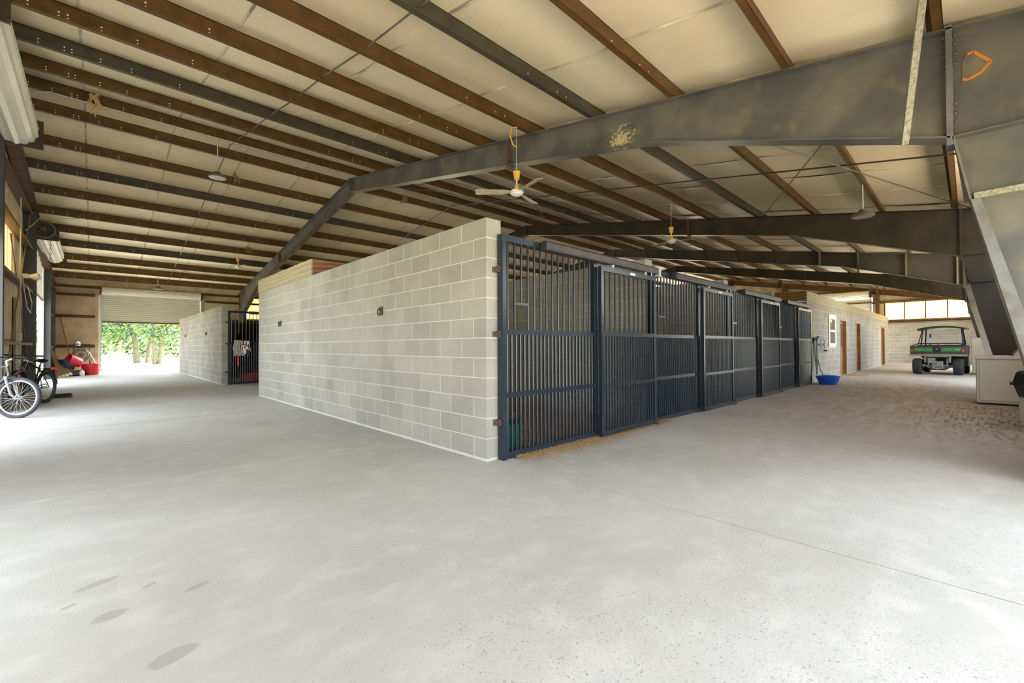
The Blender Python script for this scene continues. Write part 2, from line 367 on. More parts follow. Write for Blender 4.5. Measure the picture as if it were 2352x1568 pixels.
def dup(root, loc, label, rz_=None, group=None):
    r = root.copy(); C.objects.link(r); r.location = loc; r['label'] = label
    if rz_ is not None: r.rotation_euler = (0, 0, rz_)
    if group: r['group'] = group
    for ch in list(root.children):
        c = ch.copy(); C.objects.link(c); c.parent = r
        for g in list(ch.children):
            d = g.copy(); C.objects.link(d); d.parent = c
    return r
def struct(name, mb, m, smooth=False):
    return obj(name, mb, m, kind='structure', smooth=smooth)
# ------------------------------------------------------------------ floor and ground
bm_ = MB().box(XL-.1, YF-.1, -.16, XR+.1, YB+.1, -.035)
fl = struct('floor', bm_, mat('joint_dirt', (.06, .045, .035), .95))
xs = [XL-.1, 2.98, 8.9, 15.0, 21.0, 27.2, XR+.1]; ys = [YF-.1, 4.88, 9.0, 15.0, 21.0, YB+.1]
for i in range(len(xs)-1):
    for j in range(len(ys)-1):
        # the sawn joint along X=2.98 only runs in the near bay; the ones across the near aisle sit at the block corner
        g = .0055
        obj('slab', MB().box(xs[i]+g, ys[j]+g, -.035, xs[i+1]-g, ys[j+1]-g, 0), M_floor, fl)
struct('trim_1', MB().box(-200, YB+7, -.3, 200, 300, -.06), M_grass)['label'] = 'sunlit grass beyond the far roller door'
ap = MB().box(-14, YB+.1, -.2, 60, YB+7, -.03); ap.box(-14, -16, -.2, XL-.1, YB+.1, -.03); ap.box(XL-.1, -16, -.2, 60, YF-.1, -.03); ap.box(XR+.1, YF-.1, -.2, 60, YB+.1, -.03)
struct('trim_2', ap, M_gravel)
gr2 = MB().box(-200, -200, -.3, -14, YB+7, -.06); gr2.box(60, -200, -.3, 200, YB+7, -.06); gr2.box(-14, -200, -.3, 60, -16, -.06)
struct('trim_3', gr2, M_grass)
# ------------------------------------------------------------------ block walls
BH, BL = .2032, .4064; ZF = .022
BLK = {}
def block_mesh(w, t, h=None):
    h = h or BH-.011
    k = (round(w, 3), round(t, 3), round(h, 3))
    if k not in BLK: BLK[k] = MB().box(-w/2, -t/2, -h/2, w/2, t/2, h/2).mesh('block', M_block)
    return BLK[k]
def block_wall(name, ax, u0, u1, v, t=.2, courses=12, openings=(), single=lambda u: True, parity=0, footing=True, cap=290):
    """wall running along ax from u0 to u1, its low face at v, t thick"""
    H = ZF+courses*BH
    core = MB(); e = .0015
    def bx(a, b, z0, z1, ee=e):
        if ax == 'X': core.box(a+ (e if a == u0 else 0), v+ee, z0, b-(e if b == u1 else 0), v+t-ee, z1)
        else: core.box(v+ee, a+(e if a == u0 else 0), z0, v+t-ee, b-(e if b == u1 else 0), z1)
    cuts = sorted({u0, u1, *[o[0] for o in openings], *[o[1] for o in openings]})
    for a, b in zip(cuts, cuts[1:]):
        z = 0.
        for o in sorted([o for o in openings if o[0] <= a+1e-6 and o[1] >= b-1e-6], key=lambda o: o[2]):
            if o[2] > z: bx(a, b, z, o[2])
            z = o[3]
        if z < H-.01: bx(a, b, z, H-.006)
    w = struct(name, core, M_mort)
    cnt = 0; rest = MB(); cells = []
    for k in range(courses):
        z0 = ZF+(courses-1-k)*BH+.0055
        off = 0 if (k+parity) % 2 == 0 else BL/2
        bounds = [u0]
        x = u0+(BL if off == 0 else BL/2)
        while x < u1-.06: bounds.append(x); x += BL
        bounds.append(u1)
        for a, b in zip(bounds, bounds[1:]):
            segs = [(a, b)]
            for o in openings:
                if o[2] < z0+BH-.1 and o[3] > z0+.1:
                    ns = []
                    for s0, s1 in segs:
                        if o[1] <= s0 or o[0] >= s1: ns.append((s0, s1)); continue
                        if o[0]-s0 > .04: ns.append((s0, o[0]))
                        if s1-o[1] > .04: ns.append((o[1], s1))
                    segs = ns
            for s0, s1 in segs:
                g0 = 0 if abs(s0-u0) < 1e-4 else .0065; g1 = 0 if abs(s1-u1) < 1e-4 else .0065
                cells.append((s0+g0, s1-g1, z0))
    for a, b, z0 in cells:
        c = (a+b)/2; h = BH-.011
        if single(c) and cnt < cap:
            o = bpy.data.objects.new('block', block_mesh(b-a, t, h)); C.objects.link(o); o.parent = w
            o.location = (c, v+t/2, z0+h/2) if ax == 'X' else (v+t/2, c, z0+h/2)
            if ax == 'Y': o.rotation_euler = (0, 0, R(90))
            cnt += 1
        elif ax == 'X': rest.box(a, v, z0, b, v+t, z0+h)
        else: rest.box(v, a, z0, v+t, b, z0+h)
    if rest.v: obj('block', rest, M_block, w, kind='stuff')
    return w
X0, Y0, YJ, YW, YC, YD = 2.842, 3.349, 8.206, 11.765, 16.006, 25.3
H = ZF+12*BH
GP = 3.045
block_wall('wall_aisle_near', 'Y', Y0, YJ, X0)
block_wall('wall_aisle_middle', 'Y', YJ+.004, YW, X0, parity=1)
block_wall('wall_aisle_far', 'Y', YC, YD, X0, single=lambda u: False)
gx = [2.985+GP*i for i in range(5)]
block_wall('wall_partition_first', 'Y', Y0, YJ-.005, gx[1]-.06, single=lambda u: u < 8)
for i, nm in ((2, 'second'), (3, 'third')):
    block_wall('wall_partition_'+nm, 'Y', Y0, YJ-.005, gx[i]-.06, single=lambda u: u < 4.5)
block_wall('wall_stall_rear', 'X', X0+.205, 15.37, YJ, single=lambda u: False)
block_wall('wall_cross_aisle', 'X', X0+.205, 15.37, YW-.2, single=lambda u: False)
block_wall('wall_cross_far', 'X', 6.2, 15.37, YC, single=lambda u: False)
struct('wall_far_stall_rear', MB().box(3.05, 19.6, 0, 8.2, 19.75, 2.12), mat('dark_stall_boards', (.045, .028, .014), .9, col2=(.02, .013, .008), nscale=3))
struct('wall_far_stall_side', MB().box(6.05, 16.25, 0, 6.15, 19.6, 2.12), MATS['dark_stall_boards'])
block_wall('wall_room_side', 'Y', Y0+.205, YW-.205, 15.37, single=lambda u: u < 4.6)
ROP = [(18.23, 19.33, 1.12, 2.15), (20.2, 21.4, 0, 2.13), (23.5, 24.6, 0, 2.13), (31.2, 32.6, 0, 2.13)]
block_wall('wall_room_front', 'X', 15.37, 34.3, Y0, openings=ROP, single=lambda u: u < 25)
block_wall('wall_room_end', 'Y', Y0+.205, YW, 34.1, single=lambda u: False)
block_wall('wall_right', 'Y', YF+.05, 3.85, XR-.2, single=lambda u: True, parity=1)
# joint pilaster strip between the two aisle walls already reads as narrow blocks (both walls end there)
# ------------------------------------------------------------------ sheet walls with openings
def sheet_wall(name, ax, u0, u1, v, t, top, openings=(), m=M_wallins, extra_cuts=()):
    w = MB(); cuts = sorted({u0, u1, *[c for o in openings for c in o[:2]], *extra_cuts})
    for a, b in zip(cuts, cuts[1:]):
        z = -.0
        iv = sorted([o for o in openings if o[0] <= a+1e-6 and o[1] >= b-1e-6], key=lambda o: o[2])
        for o in iv:
            if o[2] > z+.001: w.prism([(a, z), (b, z), (b, o[2]), (a, o[2])], 'Y' if ax == 'X' else 'X', v, v+t)
            z = o[3]
        w.prism([(a, z), (b, z), (b, top(b)), (a, top(a))], 'Y' if ax == 'X' else 'X', v, v+t)
    return struct(name, w, m)
RF = .245
wl_ = sheet_wall('wall_left', 'Y', YF, YB, XL-.08, .08, lambda y: rz(y)+.3,
                 [(2.2, 4.6, 0, 2.3), (7.6, 12.2, 0, 3.3), (14.2, 16.3, 2.95, 4.0), (18.7, 23.65, 0, 4.3)], extra_cuts=(RY,))  # the opening nearest the camera is added out of view to light the corner
wb_ = sheet_wall('wall_back', 'X', XL-.08, XR+.1, YB, .08, lambda x: rz(YB)+.3,
                 [(.15, 3.92, 0, 3.5), (5.75, 9.6, 2.7, 3.85), (10.5, 14.5, 2.6, 3.85), (16, 20, 0, 3.4), (24, 28, 0, 3.4)])  # openings hidden behind the stalls are added to brighten the far ceiling
wr_ = sheet_wall('wall_end', 'Y', YF, YB, XR, .08, lambda y: rz(y)+.3,
                 [(-1.0, 3.7, 2.72, 3.8), (4.3, 8.6, 0, 4.2), (16, 21, 0, 4.2)], extra_cuts=(RY,))
wf_ = sheet_wall('wall_front', 'X', XL-.08, XR+.1, YF-.08, .08, lambda x: rz(YF)+.3,
                 [(-1.2, 5.2, 0, 2.7), (7.0, 12, 2.2, 3.4), (22.8, 26.4, 2.2, 3.4), (17.3, 21.7, 0, 3.5), (28.3, 33.8, 0, 3.2)])  # the two raised openings are unseen, added to bring light onto the ceiling
def trans_panels(wall, ax, u0, u1, v, z0, z1, step=.9):
    n = max(1, round((u1-u0)/step)); w = (u1-u0)/n
    for i in range(n):
        a, b = u0+i*w+.012, u0+(i+1)*w-.012
        m = MB()
        if ax == 'X': m.box(a, v, z0, b, v+.006, z1)
        else: m.box(v, a, z0, v+.006, b, z1)
        obj('translucent_panel', m, M_trans, wall)
        rib = MB()
        if ax == 'X': rib.box(b-.02, v-.03, z0, b+.04, v, z1)
        else: rib.box(v-.03, b-.02, z0, v, b+.04, z1)
        obj('panel_rib', rib, M_redl, wall)
trans_panels(wl_, 'Y', 14.2, 16.3, XL-.05, 2.95, 4.0, .7)
trans_panels(wb_, 'X', 5.75, 9.6, YB+.03, 2.7, 3.85)
trans_panels(wb_, 'X', 10.5, 14.5, YB+.03, 2.6, 3.85)
trans_panels(wr_, 'Y', -1.0, 3.7, XR+.03, 2.72, 3.8)
def girt(wall, p, q, m=M_red):
    o = MB(); o.beam(p, q, .19, .012); p2 = Vector(p); q2 = Vector(q)
    d = Vector((0, 0, .03)); n = (q2-p2).normalized().cross(Vector((0, 0, 1)))*.09
    s = 1
    o.beam(p2+n-d, q2+n-d, .012, .07); o.beam(p2-n+d, q2-n+d, .012, .07)
    obj('girt', o, m, wall)
GX = XL+.1
for z in (1.3, 2.75, 3.95, 4.9): girt(wl_, (GX, 12.5, z), (GX, 18.1, z), M_wood if z < 2 else M_red)
for z in (1.24, 2.55, 3.5): girt(wl_, (GX, 24.2, z), (GX, 27.0, z)); girt(wb_, (XL, YB-.1, z), (.0, YB-.1, z)); girt(wb_, (4.08, YB-.1, z), (9.9, YB-.1, z))
girt(wb_, (XL, YB-.1, 3.86), (XR, YB-.1, 3.86)); girt(wr_, (XR-.1, YF, 3.82), (XR-.1, 8.7, 3.82)); girt(wr_, (XR-.1, YF, 2.6), (XR-.1, 3.8, 2.6))
girt(wr_, (XR-.1, 8.7, 4.9), (XR-.1, 16, 4.9)); girt(wr_, (XR-.1, 3.9, 4.62), (XR-.1, 9, 4.62))
for y in (3.95, 9.2, 13.0): obj('wall_post', MB().box(XR-.25, y, 0, XR, y+.18, rz(y)), M_red, wr_)
# ------------------------------------------------------------------ ceiling: roof sheet, insulation strips, purlins
ce = struct('ceiling', MB().prism([(YF-.3, rz(YF-.3)+.30), (RY, RZ+.30), (YB+.3, rz(YB+.3)+.30), (YB+.3, rz(YB+.3)+.34), (RY, RZ+.35), (YF-.3, rz(YF-.3)+.34)], 'X', XL-.2, XR+.2), M_roofm)
PN = [.2, 1.4, 2.72, 4.02, 5.34, 6.7, 8.04, 9.44, 10.86, 12.3]
PF = [13.38, 14.8, 16.15, 17.62, 19.12, 20.55, 21.95, 23.48, 24.72, 26.05]
PT = [YF-.05]+PN+PF+[YB-.02]
GRN = {4.02, 9.44, 16.15, 21.95}
def strip(xa, xb, pur, ridge_side):
    m = MB(); nx = 4; ny = 4; rows = []
    ysl = []
    for a, b in zip(pur, pur[1:]):
        for j in range(ny): ysl.append((a+(b-a)*j/ny, j/ny, a, b))
    ysl.append((pur[-1], 0, pur[-1], pur[-1]))
    vs = []; fs = []
    ph = random.uniform(0, 6)
    for y, t, a, b in ysl:
        for i in range(nx+1):
            x = xa+(xb-xa)*i/nx
            sag = math.sin(PI*t)*(.022+.012*math.sin(a*7.3+ph))*(.75+.25*math.cos(2*PI*(i/nx)))
            vs.append((x, y, rz(y)+RF+.012-sag))
    for j in range(len(ysl)-1):
        for i in range(nx): fs.append((j*(nx+1)+i, j*(nx+1)+i+1, (j+1)*(nx+1)+i+1, (j+1)*(nx+1)+i))
    m.add(vs, fs)
    return m, [vs[j*(nx+1)] for j in range(len(ysl))]
sx = -1.7+.0
while sx < XR:
    xa, xb = max(sx, XL), min(sx+1.53, XR)
    for pur in (([YF-.05]+PN+[RY]), ([RY]+PF+[YB])):
        m, edge = strip(xa, xb, pur, 0)
        p = obj('insulation_strip', m, M_ceil, ce, smooth=True)
        if xa > XL:
            tp = MB()
            for (x1, y1, z1), (x2, y2, z2) in zip(edge, edge[1:]):
                w = .018
                tp.add([(x1-w, y1, z1-.004), (x1+w, y1, z1-.004), (x2+w, y2, z2-.004), (x2-w, y2, z2-.004), (x1, y1, z1-.022), (x2, y2, z2-.022)],
                       [(0, 4, 5, 3), (1, 2, 5, 4)])
            obj('seam_tape', tp, M_seam, p)
    sx += 1.53
def purlin(y):
    s = 1
    z0 = rz(y)+.002; zt = z0+RF-.004; m = MB()
    sl = .174 if y < RY else -.159
    xa, xb = XL+.0, XR-.02
    m.box(xa, y-.004, z0, xb, y+.004, zt)
    m.box(xa, y-.065, z0-.004, xb, y+.004, z0+.004); m.box(xa, y-.069, z0-.004, xb, y-.062, z0+.018)
    m.box(xa, y-.004, zt-.008, xb, y+.06, zt)
    g = y in GRN
    o = obj('purlin', m, M_grn if g else M_red, ce)
    h = MB()
    def dot(x, z, r=.011):
        n = 8; h.add([(x+r*math.cos(2*PI*k/n), y-.0055, z+r*math.sin(2*PI*k/n)) for k in range(n)], [tuple(range(n))])
    for X in (-1.05, -.93, -.62, -.35, -.27, .05, .42, 1.05, 4.15, 4.75, 4.95, 11.4, 11.9, 12.1, 18.2, 18.8):
        dot(X, z0+.055); dot(X, z0+.105)
    obj('bolt_holes', h, M_hole, o, kind='stuff')
for y in PN+PF: purlin(y)
# ------------------------------------------------------------------ steel frames
def steel_frame(X, label, m, mcol, detail=False):
    t = thing('steel_frame', label, 'steel frame', (X, RY, 0))
    KY = .1; K2 = 26.2
    top = [(YF+.02, rz(YF+.02)), (RY, RZ), (YB-.02, rz(YB-.02))]
    bot = [(YB-1.25, 3.0), (23.2, rz(23.2)-.5), (RY, RZ-.39), (3.14, 4.0), (KY, 3.0)]
    # rafter web, near and far halves
    def part(name, mb, mm=m, lab=None): return obj(name, mb, mm, t, world=True, label=lab)
    part('rafter_web', MB().prism([(KY, 3.0), (3.14, 4.0), (RY, RZ-.39), (RY, RZ-.01), (KY, rz(KY)-.01)], 'X', X-.005, X+.005))
    part('rafter_web', MB().prism([(RY, RZ-.39), (23.2, rz(23.2)-.5), (YB-1.25, 3.0), (YB-1.25, rz(YB-1.25)-.01), (RY, RZ-.01)], 'X', X-.005, X+.005))
    def flange(pts, w=.2, th=.014):
        f = MB()
        for (a, za), (b, zb) in zip(pts, pts[1:]): f.beam((X, a, za), (X, b, zb), w, th)
        return f
    part('top_flange', flange([(YF+.02, rz(YF+.02)-.007), (RY, RZ-.007)])); part('top_flange', flange([(RY, RZ-.007), (YB-.02, rz(YB-.02)-.007)]))
    part('bottom_flange', flange([(KY, 3.0), (3.14, 4.0), (RY, RZ-.39)])); part('bottom_flange', flange([(RY, RZ-.39), (23.2, rz(23.2)-.5), (YB-1.25, 3.0)]))
    for yy, z0, z1 in ((RY, RZ-.44, RZ+.02), (5.9, 4.44, rz(5.9)), (19.8, rz(19.8)-.46, rz(19.8))):
        part('splice_plate', MB().box(X-.09, yy-.014, z0+.02, X+.09, yy+.014, z1-.01), M_bolt if yy != RY else m)
    # knee end plate with bolts
    kp = part('knee_plate', MB().box(X-.1, KY-.022, 2.93, X+.1, KY+.022, rz(KY)+.02), M_bluegrey if detail else m)
    if detail:
        for sx_ in (-1, 1):
            for z in (3.06, 3.14, 3.22, 3.30, 3.66, 3.75, 3.84, 3.92):
                obj('bolt', MB().lathe([(.016, .022), (.016, .05), (.009, .055)], 6, (X-.06*1, z*0+KY*0, 0), 'Y').mesh('bolt', M_bolt) if False else
                    MB().lathe([(.017, 0), (.017, .018), (.008, .024)], 6, (X-.055, KY+sx_*.0+(.022 if sx_ > 0 else -.046), z), 'Y'), M_bolt, kp, world=True)
    # near column
    part('haunch_web', MB().prism([(YF+.02, 2.42), (KY-.08, 2.42), (KY-.02, 3.0), (KY-.02, rz(KY)-.01), (YF+.02, rz(YF+.02)-.01)], 'X', X-.005, X+.005))
    part('column_web', MB().prism([(YF+.02, 0.02), (-.52, 0.02), (KY-.12, 2.42), (YF+.02, 2.42)], 'X', X-.005, X+.005))
    part('inner_flange', flange([(-.52, 0.02), (KY-.12, 2.42), (KY-.02, 3.0)], .2, .016), M_bluegrey if detail else m)
    part('outer_flange', flange([(YF+.02, 0.02), (YF+.02, rz(YF+.02)-.01)]))
    part('stiffener', MB().beam((X, KY-.03, 3.0), (X, YF, 2.98), .19, .012)); part('stiffener', MB().beam((X, KY-.14, 2.44), (X, YF, 2.46), .2, .05), M_speck if detail else m)
    part('base_plate', MB().box(X-.14, YF-.0, 0, X+.14, -.40, .02))
    if detail: part('jamb_plate', MB().prism([(-.64, .02), (-.52, .02), (-.02, 2.41), (-.08, 2.41)], 'X', X-.115, X-.10), M_speckb)
    # far column
    part('column_web', MB().prism([(YB-.02, .02), (YB-.5, .02), (YB-1.1, 3.0), (YB-1.25, 3.0), (YB-1.25, rz(YB-1.25)-.01), (YB-.02, rz(YB)-.01)], 'X', X-.005, X+.005))
    part('inner_flange', flange([(YB-.5, .02), (YB-1.2, 3.0)])); part('base_plate', MB().box(X-.14, YB-.6, 0, X+.14, YB-.01, .02))
    # web stiffeners
    return t
t1 = steel_frame(FR[0], 'nearest grey steel rafter frame, with its wide tapered column at the right edge', M_frame, 0, True)
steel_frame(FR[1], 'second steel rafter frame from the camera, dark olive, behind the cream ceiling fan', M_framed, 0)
t3 = steel_frame(FR[2], 'third steel rafter frame from the camera, over the middle of the stalls', M_frame3, 0)
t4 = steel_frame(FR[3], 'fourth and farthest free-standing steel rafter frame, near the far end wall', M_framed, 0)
for y, z0 in ((3.87, 4.13), (2.74, 3.87), (1.45, 3.45), (.24, 3.06)):
    obj('stiffener', MB().box(FR[2]-.1, y-.02, z0, FR[2]-.005, y+.02, rz(y)-.01), M_speck, t3, world=True, label='pale web stiffener')
# orange crayon marks on the nearest frame (flat paint)
mk = MB()
def stroke(pts, X, w=.022):
    for (a, za), (b, zb) in zip(pts, pts[1:]): mk.beam((X, a, za), (X, b, zb), w*.08, w, up=(0, -.3, 1))
pm = [(a_-.035, b_) for a_, b_ in [(.055, 3.46), (.05, 3.66), (.02, 3.73), (-.02, 3.73), (-.07, 3.66), (-.12, 3.60), (-.06, 3.53), (.02, 3.50), (.05, 3.52)]]
stroke(pm, FR[0]-.0065)
obj('paint_mark', mk, M_frustr, t1, world=True, label='orange painted letter P')
# rafter flange braces on the far frames (purlin to bottom flange)
for fr_t, X, ylist in ((t3, FR[2], PN[2:9]), (t4, FR[3], PN[1:9])):
    for y in ylist: obj('flange_brace', MB().beam((X-.45, y, rz(y)+.02), (X-.03, y, rz(y)-.42 if y > 3.2 else rz(y)-.75), .035, .035), M_framed, fr_t, world=True)
obj('angle_brace', MB().beam((4.78, .20, 4.22), (5.48, .40, 3.03), .05, .05), M_speck, t1, world=True, label='speckled pale angle brace')
# ------------------------------------------------------------------ end frames (light gable framing at both end walls)
def end_frame(X, t, cols, m):
    out = []
    for a, b in ((YF+.05, RY), (RY, YB-.05)):
        w = MB().prism([(a, rz(a)-.34), (b, rz(b)-.34), (b, rz(b)), (a, rz(a))], 'X', X-.005, X+.005)
        w.beam((X, a, rz(a)-.34), (X, b, rz(b)-.34), .2, .014); w.beam((X, a, rz(a)-.007), (X, b, rz(b)-.007), .2, .014)
        obj('end_rafter', w, m, t, world=True)
    obj('splice_plate', MB().box(X-.1, RY-.014, RZ-.4, X+.1, RY+.014, RZ+.03), M_framed, t, world=True)
    for y, w in cols:
        c = MB(); z = rz(y)-.34
        c.box(X-.12, y, 0, X+.12, y+.014, z); c.box(X-.12, y+w-.014, 0, X+.12, y+w, z); c.box(X-.006, y+.014, 0, X+.006, y+w-.014, z)
        out.append(obj('end_column', c, M_lampb, t, world=True))
    return out
M_colblue = mat('column_dark_blue', (.05, .052, .055), .4, noise=.2, nscale=3)
te = end_frame(XL+.13, wl_, [(11.98, .2), (18.1, .22), (23.85, .22), (26.4, .2)], M_red)
for ch in te: ch.data.materials.clear(); ch.data.materials.append(M_colblue)
end_frame(XR-.14, wr_, [(9.0, .2), (15.2, .2)], M_red)
# ------------------------------------------------------------------ roller doors
def roller_door(name, ax, u0, u1, v, zb, zc, zd, r, side, lab, hood=False):
    """curtain from zb to zc, drum of radius r centred at zd; side=+1/-1 towards the inside of the building"""
    w = MB(); w.box(0, 0, 0, 0, 0, 0); w = MB()
    n = max(4, int((zc-zb)/.085)); prof = []
    for i in range(n+1):
        z = zb+(zc-zb)*i/n
        prof += [(.0, z), (.022*side, z+(zc-zb)/n*.3), (.022*side, z+(zc-zb)/n*.65)] if i < n else [(.0, z)]
    vs = []; fs = []
    for d, z in prof:
        if ax == 'Y': vs += [(v+d, u0, z), (v+d, u1, z)]
        else: vs += [(u0, v+d, z), (u1, v+d, z)]
    for i in range(len(prof)-1): fs.append((2*i, 2*i+1, 2*i+3, 2*i+2))
    w.add(vs, fs)
    root = thing(name, lab, 'roller door', ((v, u0, 0) if ax == 'Y' else (u0, v, 0)))
    obj('curtain', w, M_curt, root, world=True)
    bt = MB()
    if ax == 'Y': bt.box(v-.03, u0, zb-.06, v+.03, u1, zb)
    else: bt.box(u0, v-.03, zb-.06, u1, v+.03, zb)
    obj('bottom_bar', bt, M_red, root, world=True)
    off = side*(r+.05)
    d = MB(); nn = 28; vs = []; fs = []
    for k in range(nn):
        t = 2*PI*k/nn; rr = r*(1 if k % 2 else .92)
        a, z = off+rr*math.cos(t), zd+rr*math.sin(t)
        for u in (u0, u1): vs.append((v+a, u, z) if ax == 'Y' else (u, v+a, z))
    for k in range(nn):
        j = (k+1) % nn; fs.append((2*k, 2*k+1, 2*j+1, 2*j))
    fs += [tuple(range(0, 2*nn, 2)), tuple(range(1, 2*nn, 2))]
    d.add(vs, fs); obj('drum', d, M_curt, root, world=True)
    for u in (u0-.07, u1+.02):
        pl = MB()
        if ax == 'Y':
            pl.box(min(v, v+off*2), u, zd-r, max(v, v+off*2), u+.04, zd+r*.8)
        else: pl.box(u, min(v, v+off*2), zd-r, u+.04, max(v, v+off*2), zd+r*.8)
        obj('drum_bracket', pl, M_framed, root, world=True)
        g = MB()
        if ax == 'Y': g.box(v-.04, u, 0, v+.05, u+.07, zd-r)
        else: g.box(u, v-.05, 0, u+.07, v+.04, zd-r)
        obj('guide_rail', g, M_gal, root, world=True)
    return root
roller_door('roller_door', 'Y', 7.7, 12.1, XL+.03, 3.2, 5.0, 5.22, .30, 1, 'white roller door drum cut by the upper left edge of the photo')
rd = roller_door('roller_door', 'Y', 18.75, 23.6, XL+.03, 2.97, 4.45, 4.6, .27, 1, 'half-open cream roller door in the left wall, its drum between two dark columns')
ch = MB()
for k in range(26): ch.torus((XL+.5, 18.62, 3.0+k*.066), .022, .006, 10, 5, 'X' if k % 2 else 'Y')
obj('pull_chain', ch, M_lampb, rd, world=True)
hw = MB().torus((XL+.36, 18.62, 4.62), .22, .035, 32, 6, 'Y'); hw.lathe([(.06, -.06), (.06, .03)], 12, (XL+.36, 18.62, 4.62), 'Y')
for k in range(5): hw.beam((XL+.36, 18.62, 4.62), (XL+.36+.2*math.cos(k*1.257), 18.62, 4.62+.2*math.sin(k*1.257)), .03, .02)
obj('chain_wheel', hw, M_lampb, rd, world=True)
rb = roller_door('roller_door', 'X', .22, 3.86, YB-.06, 2.36, 3.6, 3.72, .17, -1, 'half-open cream roller door in the far wall, with trees seen beneath it')
roller_door('roller_door', 'Y', 4.4, 8.5, XR-.06, 3.3, 4.1, 4.35, .24, -1, 'white roller door high in the far right end wall above the block rooms')
# ------------------------------------------------------------------ stall fronts
def bar(x, z0, z1, y, r=.0125):
    return MB().tube([(x, y, z0), (x, y, z1)], r, 8)
def rail(x0, x1, z0, z1, y0, y1): return MB().box(x0, y0, z0, x1, y1, z1)
BARC = {}
def put_bar(x, z0, z1, y, parent):
    rr = .0125 if z0 > 1 else .0148
    k = round(z1-z0, 3)
    if k not in BARC: BARC[k] = MB().tube([(0, 0, 0), (0, 0, k)], rr, 8, caps=False).mesh('bar', M_stall, smooth=True)
    o = bpy.data.objects.new('bar', BARC[k]); C.objects.link(o); o.parent = parent; o.location = (x, y, z0); return o
def stall_front(loc, label):
    t = thing('stall_front', label, 'stall front', loc, group=None)
    d = .055
    obj('post', rail(0, .052, 0, 2.30, 0, d+.02), M_stall, t); obj('post', rail(1.56, 1.63, 0, 2.26, 0, d), M_stall, t); obj('post', rail(2.985, 3.035, 0, 2.26, 0.01, d), M_stall, t)
    obj('top_rail', rail(.052, 2.985, 2.235, 2.30, .005, d), M_stall, t)
    obj('middle_rail', rail(.052, 1.56, 1.275, 1.325, .0, d-.01), M_stall, t)
    obj('lower_rail', rail(.052, 1.56, .63, .68, -.004, .012), M_stall, t)
    obj('bottom_rail', rail(.052, 1.56, .012, .072, .0, d-.01), M_stall, t)
    for i in range(15):
        x = .09+i*.1
        if i == 2: put_bar(x, 1.61, 2.236, .025, t)
        else: put_bar(x, 1.325, 2.236, .025, t)
    obj('feed_opening_bar', MB().beam((.19, .025, 1.60), (.39, .025, 1.60), .03, .03), M_stall, t)
    for i in range(24):
        x = .08+i*.0632; put_bar(x, .072, 1.276, .025, t)
    tr = MB().prism([(-.095, 2.205), (-.02, 2.205), (-.012, 2.225), (-.012, 2.29), (-.035, 2.305), (-.08, 2.305), (-.10, 2.285), (-.10, 2.225)], 'X', .56, 3.03)
    obj('door_track', tr, M_trackb, t)
    return t
def stall_door(front, dx, dy):
    w = 1.375; d = .05
    f = rail(0, .055, .02, 2.16, 0, d)
    for q in ((w-.055, w, .02, 2.16, 0, d), (.055, w-.055, 2.10, 2.16, 0, d), (.055, w-.055, 1.275, 1.325, 0, d-.01), (.055, w-.055, .63, .675, -.004, .012), (.055, w-.055, .025, .085, 0, d-.01)):
        f.box(q[0], q[4], q[2], q[1], q[5], q[3])
    t = obj('sliding_door', f, M_stall, front); t.location = (dx, dy, 0)
    for i in range(11): put_bar(.105+i*.116, 1.325, 2.102, .024, t)
    for i in range(20): put_bar(.08+i*.0638, .085, 1.276, .024, t)
    for x in (.3, 1.13):
        h = MB().beam((x, .025, 2.16), (x, .025, 2.24), .022, .012); h.lathe([(.03, -.012), (.03, .012)], 12, (x, .025, 2.225), 'Y')
        obj('hanger', h, M_zinc, t)
    obj('latch', MB().tube([(w-.13, -.005, 2.16), (w-.13, -.005, 2.235), (w-.06, -.005, 2.25)], .008, 6), M_zinc, t)
    obj('floor_guide', MB().torus((w-.02, -.01, .05), .035, .009, 16, 6, 'X'), M_rust, t)
    obj('name_tag', MB().box(.68, -.003, 2.115, .80, .0, 2.145), M_zinc, t)
YG = 3.258
sf = stall_front((gx[0], YG, 0), 'barred stall front with sliding door, nearest the block wall corner')
stall_door(sf, 1.595, -.085)
ords = ['second', 'third', 'fourth']
for i in range(1, 4): dup(sf, (gx[i], YG, 0), 'barred stall front with sliding door, %s from the block wall corner' % ords[i-1])
sfar = dup(sf, (3.0, 15.9, 0), 'dark barred stall front across the cross aisle, with blankets on it')
for (x, y, z, w_) in ((2.975, Y0, 1.94, 1), (2.975, Y0, 1.28, 2), (2.975, Y0, .38, 3)):
    o = MB().box(x-.05, y-.008, z-.03, x+.05, y, z+.03); o.lathe([(.014, -.03), (.014, -.008)], 8, (x-.02, y, z), 'Y'); o.box(x-.004, y-.06, z-.03, x+.012, y-.008, z+.03)
    nm = {1: 'top', 2: 'middle', 3: 'lowest'}[w_]
    tag(obj('wall_bracket', o, M_rust), 'rusty bolted wall bracket, %s of three on the near wall end' % nm, 'bracket')
for z, nm in ((1.95, 'top'), (1.27, 'middle'), (.38, 'lowest')):
    o = MB().box(2.94, YC-.01, z-.03, 3.03, YC-.001, z+.03); o.box(2.985, YC-.07, z-.03, 2.998, YC-.01, z+.03)
    tag(obj('wall_bracket', o, M_rust), '%s dark wall bracket on the wall end across the cross aisle' % nm, 'bracket')
tag(obj('clamp', MB().box(gx[1]+.14, YG-.03, 2.2, gx[1]+.19, YG+.06, 2.33), M_conduit), 'pale paper-like clamp on the top rail of the second stall front', 'clamp')
